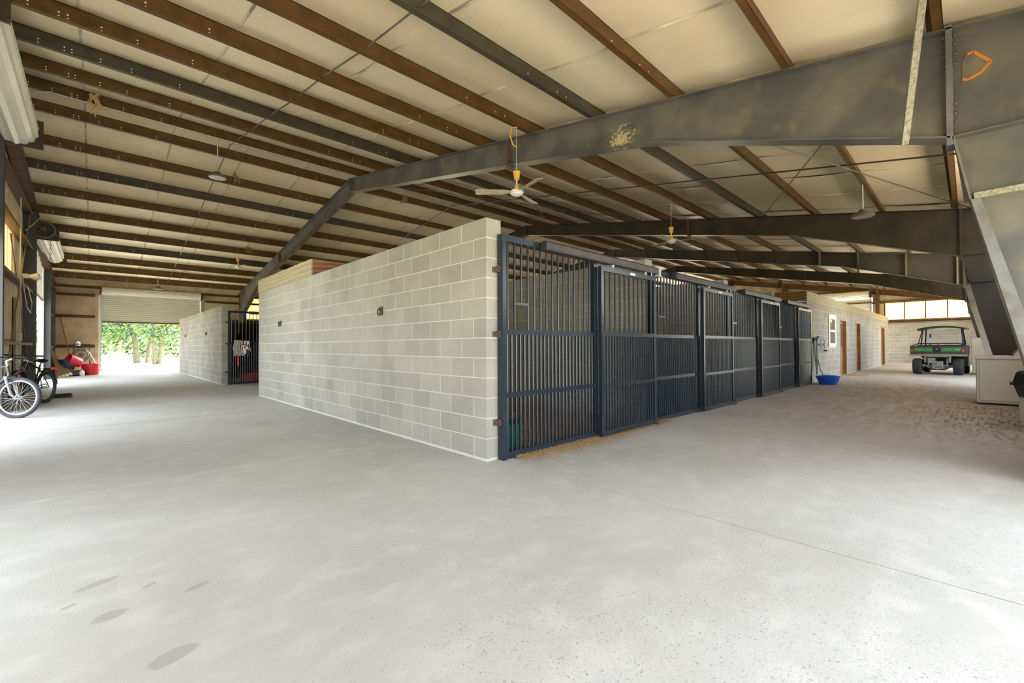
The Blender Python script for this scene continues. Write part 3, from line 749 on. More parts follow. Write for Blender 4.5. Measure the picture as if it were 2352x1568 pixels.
for i, z0 in ((3, 1.55),):
    tag(obj('lead_rope', MB().tube([(gx[2]+2.99, YG-.03, 2.15), (gx[2]+2.985, YG-.045, 1.95), (gx[2]+3.01, YG-.03, 1.72), (gx[2]+3.03, YG-.03, 1.6)], .018, 8), M_teal), 'teal strap hanging on the post between the third and fourth stalls', 'strap')
# ------------------------------------------------------------------ tether rings on the aisle walls
def ring(y, z, label, s=1.):
    t = thing('tether_ring', label, 'ring', (X0, y, z), group=None)
    p = MB().box(-.008, -.05, -.055, 0, .05, .055)
    for a in (-.035, .035):
        for b in (-.04, .04): p.lathe([(.008, -.014), (.008, -.008)], 6, (0, a, b), 'X')
    obj('backing_plate', p, M_rust, t)
    obj('eye', MB().tube([(0, -.02, .02), (-.035, -.015, .02), (-.04, 0, .02), (-.035, .015, .02), (0, .02, .02)], .009, 6), M_rust, t, smooth=True)
    r = MB().torus((-.035, 0, -.02), .043, .010, 24, 8, 'X'); obj('ring', r, M_rust, t, smooth=True)
    return t
r0 = ring(5.57, 1.65, 'rusty tether ring on a plate, on the near block wall')
dup(r0, (X0, 10.05, 1.66), 'rusty tether ring on the block wall below the plywood board')
dup(r0, (X0, 18.48, 1.65), 'rusty tether ring nearer the corner of the block wall beyond the cross aisle')
dup(r0, (X0, 23.3, 1.66), 'rusty tether ring at the far end of the block wall beyond the cross aisle')
# ------------------------------------------------------------------ plywood parapets
t = thing('plywood_parapet', 'pale plywood board with red stained return on top of the middle block wall', 'plywood board', (X0, YJ, H))
obj('side_board', MB().box(X0-.012, YJ, H-.007, X0+.012, YW+.01, 2.755), M_ply, t, world=True)
obj('return_board', MB().box(X0+.012, YJ, H+.001, 15.37, YJ+.025, 2.75), M_redply, t, world=True, label='reddish stained plywood return board')
for x, y_, z_, r_ in ((X0+.15, YJ-.002, 2.6, .02), (X0+.5, YJ-.002, 2.63, .03)):
    pass
obj('top_plate', MB().box(X0+.012, YJ+.03, H+.001, X0+.2, YW, H+.04), M_wood, t, world=True)
t = thing('plywood_parapet', 'tan plywood board along the top of the far block room wall', 'plywood board', (15.37, Y0, H))
for k in range(8):
    xa = 15.36+k*2.42; xb = min(xa+2.41, 34.3)
    if xb > xa: obj('board', MB().box(xa, Y0-.014, H-.007, xb, Y0+.012, 2.765), M_ply, t, world=True)
obj('return_board', MB().box(15.345, Y0+.012, H+.001, 15.37, YJ, 2.765), M_brnply, t, world=True, label='brown return board')
# ------------------------------------------------------------------ room wall window and doors
w = struct('window_1', MB().box(18.25, Y0+.02, 1.14, 19.31, Y0+.05, 2.13), M_glassd)
fr_ = MB()
for a in ((18.2, 1.08, 18.36, 2.2), (19.2, 1.08, 19.36, 2.2), (18.36, 2.05, 19.2, 2.2), (18.36, 1.08, 19.2, 1.2), (18.36, 1.6, 19.2, 1.67)): fr_.box(a[0], Y0-.03, a[1], a[2], Y0+.02, a[3])
obj('window_frame', fr_, M_trimw, w)
def room_door(n, xa, xb, glazed):
    d = struct('door_%d' % n, MB().box(xa+.06, Y0+.1, 0.01, xb-.06, Y0+.145, 2.07), M_door)
    f = MB().box(xa, Y0-.01, 0, xa+.06, Y0+.19, 2.13); f.box(xb-.06, Y0-.01, 0, xb, Y0+.19, 2.13); f.box(xa+.06, Y0-.01, 2.07, xb-.06, Y0+.19, 2.13)
    obj('door_frame', f, M_door, d)
    if glazed: obj('door_glass', MB().box(xa+.2, Y0+.09, 1.1, xb-.2, Y0+.1, 1.95), M_glassd, d)
    else: obj('door_panel', MB().box(xa+.2, Y0+.09, .2, xb-.2, Y0+.1, .9), M_door, d)
    obj('door_knob', MB().lathe([(.012, -.06), (.03, -.05), (.03, -.02), (.012, 0)], 12, (xa+.15, Y0+.1, 1.0), 'Y'), M_zinc, d)
room_door(1, 20.2, 21.4, True); room_door(2, 23.5, 24.6, False); room_door(3, 31.2, 32.6, False)
tag(obj('doormat', MB().box(20.2, Y0-.75, 0, 21.6, Y0-.1, .012), M_mat), 'tan doormat on the floor in front of the first brown door', 'mat')
# ------------------------------------------------------------------ rods, conduits
def rod(name, pts, r, m, label, cat, group=None):
    if name in ('sag_rod', 'brace_rod'): return obj(name, MB().tube(pts, r, 6), m, ce, smooth=True)
    if name == 'wall_brace_rod': return obj(name, MB().tube(pts, r, 6), m, wl_, smooth=True)
    return tag(obj(name, MB().tube(pts, r, 6), m, smooth=True), label, cat, group)
ptn = [(2.45+.03*(i % 2), y, rz(y)+.07) for i, y in enumerate([YF+.1]+PN+[RY])]
rod('sag_rod', ptn, .012, M_frame, 'long thin sag rod threading the near purlins of the first bay', 'rod')
rod('sag_rod', [(2.45, y, rz(y)+.07) for y in [RY]+PF], .012, M_frame, 'long thin sag rod threading the far purlins of the first bay', 'rod')
rod('sag_rod', [(9.25, y, rz(y)+.0) for y in [YF+.1]+PN+[RY]+PF], .014, M_framed, 'thin sag rod under the purlins of the second bay behind the nearest frame', 'rod')
rod('brace_rod', [(5.65, 2.35, rz(2.35)-.35), (13.05, -.05, 4.0-.05)], .010, M_framed, 'rusty diagonal brace rod falling to the right between the first and second frames', 'rod')
rod('brace_rod', [(5.65, .5, rz(.5)-.1), (13.05, 3.9, rz(3.9)-.1)], .010, M_framed, 'rusty diagonal brace rod rising to the left between the first and second frames', 'rod')
rod('brace_rod', [(5.65, 6.2, rz(6.2)-.1), (13.05, 11.5, rz(11.5)-.1)], .008, M_framed, 'thin diagonal brace rod above the near ceiling fan, behind the nearest frame', 'rod')
rod('brace_rod', [(5.65, 12.3, rz(12.3)-.1), (13.05, 6.6, rz(6.6)-.1)], .008, M_framed, 'thin diagonal brace rod meeting the nearest frame by its ridge', 'rod')
yc = PN[9]
rod('conduit', [(XL+.4, 13.1, 5.35), (XL+.4, 12.6, 5.9), (XL+.5, yc+.02, 6.02), (XL+.8, yc-.09, rz(yc)-.015)]+[(x, yc-.09, rz(yc)-.02) for x in (0, 2.08, 5.5)], .014, M_conduit, 'pale conduit following a purlin from the left wall to the hanging lamp', 'conduit')
rod('conduit', [(XL+.1, 17.4, 4.3), (XL+.3, 18.4, 4.9), (-.3, PF[4]-.09, rz(PF[4])-.015), (5.5, PF[4]-.09, rz(PF[4])-.02)], .014, M_conduit, 'pale conduit along a far purlin towards the middle fan', 'conduit')
rod('conduit', [(XL+.22, 14.9, 0.9), (XL+.22, 14.9, 3.0), (XL+.22, 14.9, 4.6)], .014, M_conduit, 'grey upright conduit on the left wall above the bicycles', 'conduit')
rod('conduit', [(2.0, PF[8]-.09, rz(PF[8])-.02), (5.5, PF[8]-.09, rz(PF[8])-.02)], .012, M_conduit, 'thin conduit over the far roller door feeding the small lamp', 'conduit')
# ------------------------------------------------------------------ fans and lamps
def fan(loc, zr, label, rot, blades_rot):
    t = thing('ceiling_fan', label, 'fan', loc, rot, group='three-blade ceiling fans')
    obj('down_wire', MB().tube([(0, 0, .36), (0.0, 0, zr)], .006, 6), M_conduit, t)
    obj('upper_cup', MB().lathe([(.02, .22), (.04, .22), (.062, .36), (.05, .365)], 20), M_fany, t, smooth=True)
    obj('downrod', MB().lathe([(.012, .05), (.012, .23)], 10), M_whitep, t)
    obj('lower_cup', MB().lathe([(.035, .045), (.042, .06), (.032, .13)], 16), M_fany, t, smooth=True)
    obj('motor', MB().lathe([(.0, -.065), (.05, -.06), (.07, -.045), (.095, -.035), (.10, -.015), (.115, -.01), (.115, .01), (.10, .015), (.10, .035), (.06, .055), (.0, .056)], 28), M_whitep, t, smooth=True)
    for k in range(3):
        a = blades_rot+k*2*PI/3; b = MB(); L0, L1, w0, w1 = .10, .70, .055, .075
        c, s = math.cos(a), math.sin(a); vs = []
        for L, w in ((L0, .03), (L0+.09, w0), (L1-.03, w1), (L1, w1-.02)):
            for sg in (-1, 1):
                for dz in (-.003, .003):
                    y = sg*w; z = dz+.015+sg*w*.28
                    vs.append((L*c-y*s, L*s+y*c, z))
        fs = []
        for i in range(3):
            o = i*4; fs += [(o, o+4, o+6, o+2), (o+1, o+3, o+7, o+5), (o, o+1, o+5, o+4), (o+2, o+6, o+7, o+3)]
        fs += [(0, 2, 3, 1), (12, 13, 15, 14)]
        b.add(vs, fs); obj('blade', b, M_fan, t)
    return t
fy = PN[4]
f1 = fan((5.18, fy-.05, 3.76), rz(fy)-3.78, 'nearest cream ceiling fan, hung in front of the nearest frame', 0, R(137))
tag(obj('yellow_cable', MB().tube([(5.2, fy-.05, rz(fy)-.01), (5.1, fy-.02, rz(fy)-.04), (5.08, fy, rz(fy)-.18), (5.12, fy-.02, rz(fy)-.32), (5.175, fy-.05, rz(fy)-.36)], .010, 6), M_yelcab, smooth=True), 'yellow cable loop above the nearest ceiling fan', 'cable')
dup(f1, (10.75, fy-.05, 3.84), 'second cream ceiling fan, hung before the dark second frame', R(45))
dup(f1, (4.2, PF[5]-.05, 4.42), 'small distant ceiling fan left of the frame, above the far stalls', R(20))
def lamp(loc, L, label):
    t = thing('hanging_lamp', label, 'lamp', loc, group='round hanging lamps')
    obj('stem', MB().tube([(0, 0, .1), (0, 0, L)], .011, 8), M_conduit, t)
    obj('housing', MB().lathe([(.03, .12), (.07, .10), (.085, .05), (.15, .03), (.185, 0), (.185, -.025), (.165, -.03)], 28), M_lampb, t, smooth=True)
    obj('lens', MB().lathe([(.0, -.026), (.165, -.026), (.165, -.03), (.0, -.03)], 28), M_lens, t)
    return t
l1 = lamp((2.08, yc-.09, 5.18), .86, 'round hanging lamp on a long stem near the middle of the roof')
dup(l1, (10.6, PN[1]-.02, 3.62), 'round hanging lamp at the upper right before the second frame')
dup(l1, (2.0, PF[8]-.09, 3.75), 'small round hanging lamp above the far roller door')
for o_ in bpy.data.objects:
    if o_.name == 'hanging_lamp.001':
        for c_ in o_.children:
            if c_.name.startswith('stem'): c_.scale = (1, 1, .70)
    if o_.name == 'hanging_lamp.002':
        for c_ in o_.children:
            if c_.name.startswith('stem'): c_.scale = (1, 1, .62)
# torn insulation scraps and cobweb clumps
def scrap(x, y, z, s, label, m=M_straw):
    b = MB()
    for k in range(7):
        p = Vector((x+random.uniform(-.12, .12)*s, y, z-k*.08*s)); b.tube([p, p+Vector((random.uniform(-.4, .4)*s, random.uniform(-.1, .1), -random.uniform(.2, .5)*s))], [.05*s+.01, .02*s], 5)
    tag(obj('insulation_scrap', b, m), label, 'scrap', 'torn scraps hanging under the roof')
scrap(-.03, 11.95, rz(11.95)+.16, .5, 'tan torn insulation scrap hanging at the upper left between purlins')
scrap(2.9, 14.4, rz(14.4)+.16, .35, 'brown torn scrap hanging near the round lamp', M_wood)
scrap(7.6, 13.2, rz(13.2)+.16, .45, 'brown torn scrap hanging right of the frame ridge', M_wood)
scrap(4.45, 20, rz(20)+.16, .4, 'brown torn scrap hanging left of the frame over the far aisle', M_wood)
# ------------------------------------------------------------------ shavings, bedding, tubs
def bedding(x0, x1, y0, y1, lab):
    b = MB(); nx, ny = 26, 34; vs = []; fs = []
    for j in range(ny+1):
        for i in range(nx+1): vs.append((x0+(x1-x0)*i/nx, y0+(y1-y0)*j/ny, .02+random.uniform(0, .035)))
    for j in range(ny):
        for i in range(nx): a = j*(nx+1)+i; fs.append((a, a+1, a+nx+2, a+nx+1))
    b.add(vs, fs)
    vs2 = [(x0, y0, 0), (x1, y0, 0), (x1, y1, 0), (x0, y1, 0)]
    o = tag(obj('shavings_bedding', b, M_shav), lab, 'bedding'); o['kind'] = 'stuff'
bedding(3.08, 5.95, 3.42, 8.18, 'brown wood shavings covering the floor of the nearest stall')
bedding(6.2, 8.98, 3.42, 8.18, 'brown wood shavings covering the floor of the second stall')
bedding(9.2, 12.0, 3.42, 8.18, 'brown wood shavings covering the floor of the third stall')
b = MB()
for k in range(9500):
    u = random.random(); x = 3.15+u*3.3
    dy = abs(random.gauss(0, 1))*(.06+.07*math.sin(min(1, u*1.4)*PI)) if random.random() < .93 else random.uniform(0, .35)
    x, y = x, YG+.02-dy; z = .002+max(0, (.035-dy*.35))*random.random(); a = random.uniform(0, PI); L = random.uniform(.004, .014); w_ = .003
    c, s = math.cos(a), math.sin(a); tz = random.uniform(-.006, .006)
    b.add([(x-L*c-w_*s, y-L*s+w_*c, z), (x-L*c+w_*s, y-L*s-w_*c, z), (x+L*c+w_*s, y+L*s-w_*c, z+.003+tz*0), (x+L*c-w_*s, y+L*s+w_*c, z+.003)], [(0, 1, 2, 3)])
o = tag(obj('spilled_shavings', b, M_straw), 'pale wood shavings spilled along the foot of the nearest stall front', 'shavings'); o['kind'] = 'stuff'
b = MB()
for k in range(2600):
    x = random.uniform(7.5, 20); y = random.gauss(1.0, 1.1) if random.random() < .6 else random.uniform(-1, 3.1)
    if y > 3.1 or y < -1.1: continue
    a = random.uniform(0, PI); L = random.uniform(.01, .05); w_ = .005; c, s = math.cos(a), math.sin(a)
    b.add([(x-L*c-w_*s, y-L*s+w_*c, .003), (x-L*c+w_*s, y-L*s-w_*c, .003), (x+L*c+w_*s, y+L*s-w_*c, .005), (x+L*c-w_*s, y+L*s+w_*c, .005)], [(0, 1, 2, 3)])
o = tag(obj('straw_litter', b, mat('dark_straw', (.28, .17, .07), .9)), 'loose straw and hay litter scattered on the right aisle floor', 'straw'); o['kind'] = 'stuff'
def tub(name, loc, r0_, r1_, h, m, label, n=32, rot=None, handle=False, rib=False, cat='tub'):
    t = thing(name, label, cat, loc)
    wl__ = .012
    body = MB().lathe([(r0_*.98, 0), (r0_, .005), (r1_, h), (r1_-wl__, h), (r0_-wl__, .02), (0, .02)], n)
    obj('body', body, m, t, smooth=True)
    obj('rim', MB().torus((0, 0, h), r1_+.004, .012, n, 6, 'Z'), m, t, smooth=True)
    if rib:
        rb_ = MB()
        for k in range(16):
            a = 2*PI*k/16; rb_.beam((r0_*math.cos(a)*1.0, r0_*math.sin(a), .01), (r1_*math.cos(a)*1.01, r1_*math.sin(a)*1.01, h-.02), .012, .012)
        obj('rib', rb_, m, t)
    if handle:
        hp = [((r1_+.02)*math.cos(q), .03*math.sin(q*2), h+.0-(r1_*.9)*math.sin(q)*.5) for q in [PI*i/12 for i in range(13)]]
        obj('bail_handle', MB().tube(hp, .005, 6), M_gal, t)
    if rot: t.rotation_euler = rot
    return t
tub('feed_tub', (3.28, 3.62, .05), .19, .25, .26, M_greenp, 'dark green plastic tub inside the nearest stall behind the bars', rib=False)
t = tub('feed_tub', (15.44, 2.86, 0), .21, .30, .24, M_bluep, 'wide blue plastic tub on the floor at the end of the stall row')
st = MB(); st.lathe([(.045, -.005), (.045, 0)], 8, (-.26, -.40, .2), 'Y'); 
obj('mud_stain', MB().lathe([(.035, 0), (.035, .006)], 9, (-.03, -.268, .13), 'Y'), M_wood, t, label='grey mud blot')
tub('feed_tub', (3.75, 16.5, .02), .30, .34, .26, M_redp, 'red tub on the floor inside the stall across the cross aisle', rib=False)
tub('red_bucket', (-.12, 26.15, 0), .24, .30, .47, M_redp, 'upright red ribbed muck bucket beside the far roller door', rib=True, cat='bucket')
tub('red_bucket', (-.45, 25.95, .52), .19, .25, .42, M_redp, 'tipped red bucket lying on other tubs left of the upright one', rot=(0, R(-68), R(25)), cat='bucket')
tub('blue_bucket', (-.83, 25.9, .26), .22, .26, .42, M_navy, 'dark blue bucket left of the tipped red bucket', cat='bucket')
t = thing('black_crate', 'low black crate under the red and blue buckets by the far wall', 'crate', (-.65, 25.95, 0))
c_ = MB()
for k in range(5): c_.box(-.38, -.22, k*.05, .38, -.20, k*.05+.03); c_.box(-.38, .20, k*.05, .38, .22, k*.05+.03)
obj('side_slats', c_, M_black, t); obj('base', MB().box(-.38, -.22, 0, .38, .22, .03), M_black, t)
c_ = MB()
for a in (-.38, .35):
    for b_ in (-.22, .19): c_.box(a, b_, 0, a+.03, b_+.03, .255)
obj('corner_posts', c_, M_black, t)
t = thing('white_jug', 'white plastic jug standing by the crate near the red bucket', 'jug', (-.38, 25.62, 0))
obj('body', MB().lathe([(.07, 0), (.08, .02), (.08, .16), (.05, .21), (.025, .23), (.025, .25)], 16), M_whitep, t, smooth=True); obj('cap', MB().lathe([(.028, .25), (.028, .275)], 12), M_bluep, t)
# timber leaning at the corner
t = thing('leaning_timber', 'bundle of brown timbers with pale ends leaning in the far left corner', 'timber', (-1.05, 25.2, 0))
for k in range(4):
    obj('timber', MB().beam((-1.0+.18*k*.5, 24.9+.15*k, .04+.03*k), (-1.32+.03*k, 26.3+.1*k, 1.15-.1*k), .09, .05), M_wood, t, world=True)
    e0 = Vector((-1.0+.09*k, 24.9+.15*k, .04+.03*k)); d_ = (e0-Vector((-1.32+.03*k, 26.3+.1*k, 1.15-.1*k))).normalized()
    obj('pale_end', MB().beam(e0-d_*.001, e0+d_*.12, .092, .052), M_woodw, t, world=True)
rod('broom_handle', [(-.72, 26.3, .6), (-1.08, 26.85, 2.5)], .016, M_redl, 'thin brown pole leaning against the far wall behind the buckets', 'pole')
# hose reel on far wall
t = thing('hose_reel', 'olive round hose reel hung on the far wall left of the roller door', 'hose reel', (-.42, 26.8, .86))
wz = MB()
wz.torus((0, -.16, 0), .27, .03, 36, 6, 'Y'); obj('front_rim', wz, M_reel, t, smooth=True)
s_ = MB()
for k in range(6): a = k*PI/3+.3; s_.beam((0, -.16, 0), (.26*math.cos(a), -.16, .26*math.sin(a)), .02, .09, up=(0, 1, 0))
s_.lathe([(.075, -.19), (.085, -.13)], 16, (0, 0, 0), 'Y'); obj('spokes', s_, M_reel, t)
for k in range(5): obj('hose_coil', MB().torus((0, -.03-.025*k, 0), .2, .014, 32, 6, 'Y'), M_hose, t)
f_ = MB()
for x in (-.26, .24): f_.box(x, -.05, -.42, x+.03, -.02, .48)
f_.box(-.26, -.05, .44, .27, 0.02, .47); obj('stand', f_, M_black, t)
obj('green_tail', MB().tube([(.27, -.12, 0), (.33, -.1, -.2), (.25, -.08, -.5), (.2, -.1, -.8)], .013, 6), M_hose, t, smooth=True)
rod('white_hose', [(-.28, 26.6, 1.06), (-.15, 26.5, .9), (.0, 26.4, .55), (.13, 26.38, .3), (.3, 26.4, .05), (.6, 26.5, .03)], .022, M_whitep, 'white hose drooping from the reel to the roller door jamb', 'hose')
tag(obj('plastic_canister', MB().lathe([(.09, 0), (.1, .02), (.1, .13), (.05, .19), (.04, .2)], 16, (-.55, 26.98, 1.26)), M_whitep, smooth=True), 'pale canister standing on the wall girt above the hose reel', 'canister')
# blankets on far stall front
def blanket(x0, x1, z0, z1, m, lab, cat='blanket', bulge=.07):
    b = MB(); n = 14; mm = 14; vs = []; fs = []
    for j in range(mm+1):
        for i in range(n+1):
            u, v = i/n, j/mm; ed = math.sin(PI*u)**.5*math.sin(PI*min(1, v*1.2))**.5 if 0 < u < 1 and 0 < v < 1 else 0
            x = x0+(x1-x0)*u+.02*math.sin(v*9+u); z = z1-(z1-z0)*v-.03*math.sin(u*8)*v
            vs.append((x, 15.87-.02-bulge*(.4+.6*ed)-.012*math.sin(u*17), z))
    k = len(vs); vs += [(x, 15.885, z) for x, y, z in vs[:k]]
    for j in range(mm):
        for i in range(n):
            a = j*(n+1)+i; fs.append((a, a+1, a+n+2, a+n+1)); fs.append((k+a, k+a+n+1, k+a+n+2, k+a+1))
    for i in range(n): fs += [(i, k+i, k+i+1, i+1), (mm*(n+1)+i, mm*(n+1)+i+1, k+mm*(n+1)+i+1, k+mm*(n+1)+i)]
    for j in range(mm): fs += [(j*(n+1), (j+1)*(n+1), k+(j+1)*(n+1), k+j*(n+1)), (j*(n+1)+n, k+j*(n+1)+n, k+(j+1)*(n+1)+n, (j+1)*(n+1)+n)]
    b.add(vs, fs); return tag(obj(name_ := 'blanket', b, m, smooth=True), lab, cat)
blanket(3.13, 3.33, .90, 1.38, M_fur, 'shaggy grey fleece pad hung over the rail of the far stall front')
z_ = blanket(3.34, 3.56, .92, 1.36, M_zebra, 'zebra patterned blanket with pink edges on the far stall front')
obj('pink_edge', MB().tube([(3.34, 15.80, 1.34), (3.335, 15.79, 1.1), (3.35, 15.8, .92)], .014, 6), M_pink, z_); obj('pink_edge', MB().tube([(3.54, 15.80, 1.36), (3.56, 15.79, 1.15), (3.59, 15.8, 1.02)], .014, 6), M_pink, z_)
tag(obj('red_strap', MB().box(3.235, 15.845, .58, 3.275, 15.853, .92), mat('red_cloth', (.75, .12, .10), .8)), 'red strap hanging below the grey fleece pad', 'strap')
# green hose and reel at the room wall
t = thing('garden_hose', 'dark green hose looped on a hanger above the blue tub', 'hose', (16.0, Y0-.08, 1.2))
hz_ = MB()
for k in range(6):
    a = .02*k
    hz_.tube([(-.12-a, 0, .0), (-.10, -.03, .16), (0, -.05-.01*k, .2), (.10, -.03, .16), (.12+a, 0, 0), (.1, -.02, -.45-.06*k), (.0, -.03, -.62-.07*k), (-.08, -.02, -.4-.05*k)], .012, 6, closed=True)
obj('hose_loops', hz_, M_hose, t, smooth=True)
obj('hose_end', MB().tube([(.05, -.05, -.5), (.08, -.1, -.8), (.1, -.2, -1.05), (-.2, -.35, -1.0)], .012, 6), M_hose, t, smooth=True)
obj('hanger', MB().box(-.16, -.01, .05, .16, .075, .17), M_black, t)
t = thing('small_wheel_reel', 'pale spoked cord reel on the block wall right of the green hose', 'reel', (16.75, Y0-.12, 1.16))
w_ = MB().torus((0, 0, 0), .27, .012, 32, 6, 'Y')
for k in range(6): w_.beam((0, 0, 0), (.27*math.cos(k*PI/3), 0, .27*math.sin(k*PI/3)), .008, .012)
w_.lathe([(.03, -.05), (.03, .115)], 10, (0, 0, 0), 'Y'); obj('wheel', w_, M_gal, t); obj('knob', MB().lathe([(.02, -.09), (.02, 0)], 8, (.16, 0, -.2), 'Y'), M_black, t)
tag(obj('wall_pipe', MB().tube([(15.42, Y0-.06, .1), (15.42, Y0-.06, 1.25), (15.6, Y0-.06, 1.32), (15.75, Y0-.04, 1.2)], .03, 8), M_rust, smooth=True), 'brown standpipe at the end post of the stall row', 'pipe')
# ------------------------------------------------------------------ washing machines and bin
def washer(loc, rot, label, hasp=True):
    t = thing('washing_machine', label, 'washing machine', loc, rot)
    obj('cabinet', MB().rbox(0, -.70, .03, .68, 0, .86, .012), M_white, t); obj('top', MB().rbox(-.01, -.71, .86, .69, .01, .92, .012), M_white, t)
    obj('front_panel', MB().rbox(-.012, -.66, .08, .0, -.04, .84, .005), M_white, t)
    cp = MB().prism([(-.30, .92), (-.12, .92), (-.14, 1.06), (-.24, 1.09)], 'Y', -.68, -.02)
    for k, (a, b_) in enumerate(((.05, .05), (.62, .05), (.05, -.65), (.62, -.65))): obj('foot', MB().lathe([(.025, 0), (.02, .035)], 10, (a, -.05 if k < 2 else -.65, 0)), M_black, t)
    return t
t = washer((12.3, -.08, 0), 0, 'white washing machine seen from the side, at the foot of the second frame')
cp = MB().prism([(-.70+.02, .92), (-.48, .92), (-.50, .98), (-.58, 1.08), (-.68, 1.08)], 'X', .02, .66)
obj('control_panel', cp, M_white, t); obj('lid', MB().rbox(.1, -.46, .92, .58, -.04, .935, .004), M_white, t)
t = thing('dryer', 'second white appliance farther back, behind the washing machine', 'dryer', (24.2, -.05, 0))
obj('cabinet', MB().rbox(0, -.68, .03, .68, 0, 1.15, .012), M_white, t); obj('console', MB().prism([(-.68, 1.15), (-.04, 1.15), (-.0, 1.38), (-.64, 1.42)], 'X', .3, .68), M_white, t); obj('feet', MB().box(.03, -.65, 0, .65, -.03, .03), M_black, t)
t = thing('step_bin', 'white bin with a black lid cut by the right edge of the photo', 'bin', (9.5, -.76, 0))
obj('body', MB().lathe([(.25, 0), (.27, .02), (.29, .40), (.27, .40), (.25, .03), (0, .03)], 8), M_whitep, t)
obj('lid', MB().lathe([(.26, .37), (.29, .42), (.345, .60), (.31, .74), (.28, .77), (0, .78)], 8), M_black, t, label='black shaped lid'); obj('lid_handle', MB().box(-.05, .33, .57, .05, .37, .61), M_black, t)
# ------------------------------------------------------------------ utility cart (seen from behind)
t = thing('utility_cart', 'green and black utility cart with a canopy, parked with its tailgate to us', 'utility vehicle', (23.2, .85, 0), R(-4.5))
# local: +x forward (away), y left/right, built about centre
def wheel(name, x, y, r, w, rimm, parent):
    tw = MB()
    prof = [(r*.62, -w/2), (r*.9, -w/2), (r*.985, -w/2+.03), (r, -w/4), (r, w/4), (r*.985, w/2-.03), (r*.9, w/2), (r*.62, w/2), (r*.58, w/2-.04), (r*.58, -w/2+.04), (r*.62, -w/2)]
    tw.lathe(prof, 32, (x, y, r), 'Y')
    o = obj(name, tw, M_rubber, parent, smooth=True)
    rm = MB().lathe([(0, -w*.3), (r*.3, -w*.3), (r*.58, -w*.4), (r*.6, -w*.4), (r*.6, w*.4), (r*.58, w*.4), (r*.3, w*.3), (0, w*.3)], 20, (x, y, r), 'Y')
    obj('rim', rm, rimm, o)
    lg = MB()
    for k in range(32):
        a = 2*PI*k/32
        for sg in (-1, 1):
            p = Vector((x+r*math.cos(a), y+sg*w*.24, r+r*math.sin(a))); q = Vector((x+r*math.cos(a+.09), y+sg*w*.02, r+r*math.sin(a+.09)))
            lg.beam(p, q, .02, .012)
    obj('tread', lg, M_rubber, o)
wheel('rear_wheel', .05, .56, .30, .26, M_yel, t); wheel('rear_wheel', .05, -.56, .30, .26, M_yel, t)
wheel('front_wheel', 1.95, .55, .28, .22, M_yel, t); wheel('front_wheel', 1.95, -.58, .28, .22, M_yel, t)
box_ = MB()
box_.prism([(-.74, .74), (.74, .74), (.76, 1.08), (-.76, 1.08)], 'X', -.12, -.07)
obj('tailgate', box_, M_dgrey, t)
g = MB(); g.prism([(.12, .88), (.62, .88), (.64, 1.02), (.15, 1.02)], 'X', -.128, -.12); obj('tailgate_panel', g, M_green, t, label='green left tailgate panel')
g = MB(); g.prism([(-.62, .88), (-.12, .88), (-.15, 1.02), (-.64, 1.02)], 'X', -.128, -.12); obj('tailgate_panel', g, M_green, t, label='green right tailgate panel')
lt = MB()
for k, (yy, ww) in enumerate(((.57, .03), (.53, .02), (.49, .025), (.455, .03))): lt.box(-.131, yy-ww/2, .945, -.1285, yy+ww/2, .965)
for yy in (-.52, -.57): lt.box(-.131, yy-.018, .94, -.1285, yy+.018, .975)
obj('small_lettering', lt, M_yel, t, label='tiny unreadable yellow lettering')
obj('tailgate_latch', MB().prism([(-.1, .84), (.1, .84), (.07, 1.03), (-.07, 1.03)], 'X', -.14, -.12), M_black, t)
obj('badge', MB().lathe([(.025, -.147), (.025, -.14)], 10, (0, 0, .965), 'X'), M_chrome, t)
bed = MB(); bed.box(-.08, .70, .76, 1.15, .76, 1.10); bed.box(-.08, -.76, .76, 1.15, -.70, 1.10); bed.box(-.08, -.7, .74, 1.15, .7, .78); bed.box(1.12, -.7, .78, 1.16, .7, 1.12)
obj('cargo_bed', bed, M_dgrey, t)
obj('bed_sill', MB().box(-.15, -.80, .70, -.02, .80, .77), mat('dusty_sill', (.26, .23, .17), .8), t)
rl = MB().tube([(-.02, .72, 1.1), (.2, .62, 1.16), (.4, .55, 1.18), (.4, -.55, 1.18), (.2, -.62, 1.16), (-.02, -.72, 1.1)], .018, 8)
obj('bed_rail', rl, M_black, t, smooth=True)
for yy in (.695, -.695): obj('tail_lamp', MB().box(-.135, yy-.03, .86, -.12, yy+.03, .97), M_tail, t)
un = MB()
for yy in (.34, -.34): un.box(-.02, yy-.03, .45, .02, yy+.03, .72); un.lathe([(.035, .3), (.035, .6)], 10, (.05, yy-.08*(1 if yy > 0 else -1), 0))
un.box(-.02, -.38, .66, .03, .38, .70); obj('rear_subframe', un, M_metal, t)
ax = MB(); ax.lathe([(.04, -.45), (.04, .45)], 10, (.05, 0, .33), 'Y'); ax.box(-.08, -.16, .22, .3, .14, .5); ax.box(-.05, .06, .42, .2, .26, .62); ax.lathe([(.11, -.08), (.11, .06)], 14, (-.05, -.05, .36), 'Y')
obj('transaxle', ax, M_metal, t)
cv = MB()
for sg in (-1, 1):
    cv.beam((.05, sg*.42, .3), (.3, sg*.12, .34), .04, .05); cv.torus((.02, sg*.40, .33), .05, .015, 12, 6, 'Y')
    for k in range(6): cv.torus((.0, sg*.27, .42+k*.035), .035, .008, 12, 5, 'Z')
cv.tube([(0, -.3, .28), (-.03, 0, .2), (0, .3, .28)], .02, 6); obj('suspension_and_springs', cv, M_metal, t)
obj('skid_plate', MB().prism([(-.28, .24), (.28, .24), (.18, .17), (-.18, .17)], 'X', -.04, .5), M_black, t)
obj('belly', MB().box(.35, -.5, .25, 2.1, .5, .55), M_black, t)
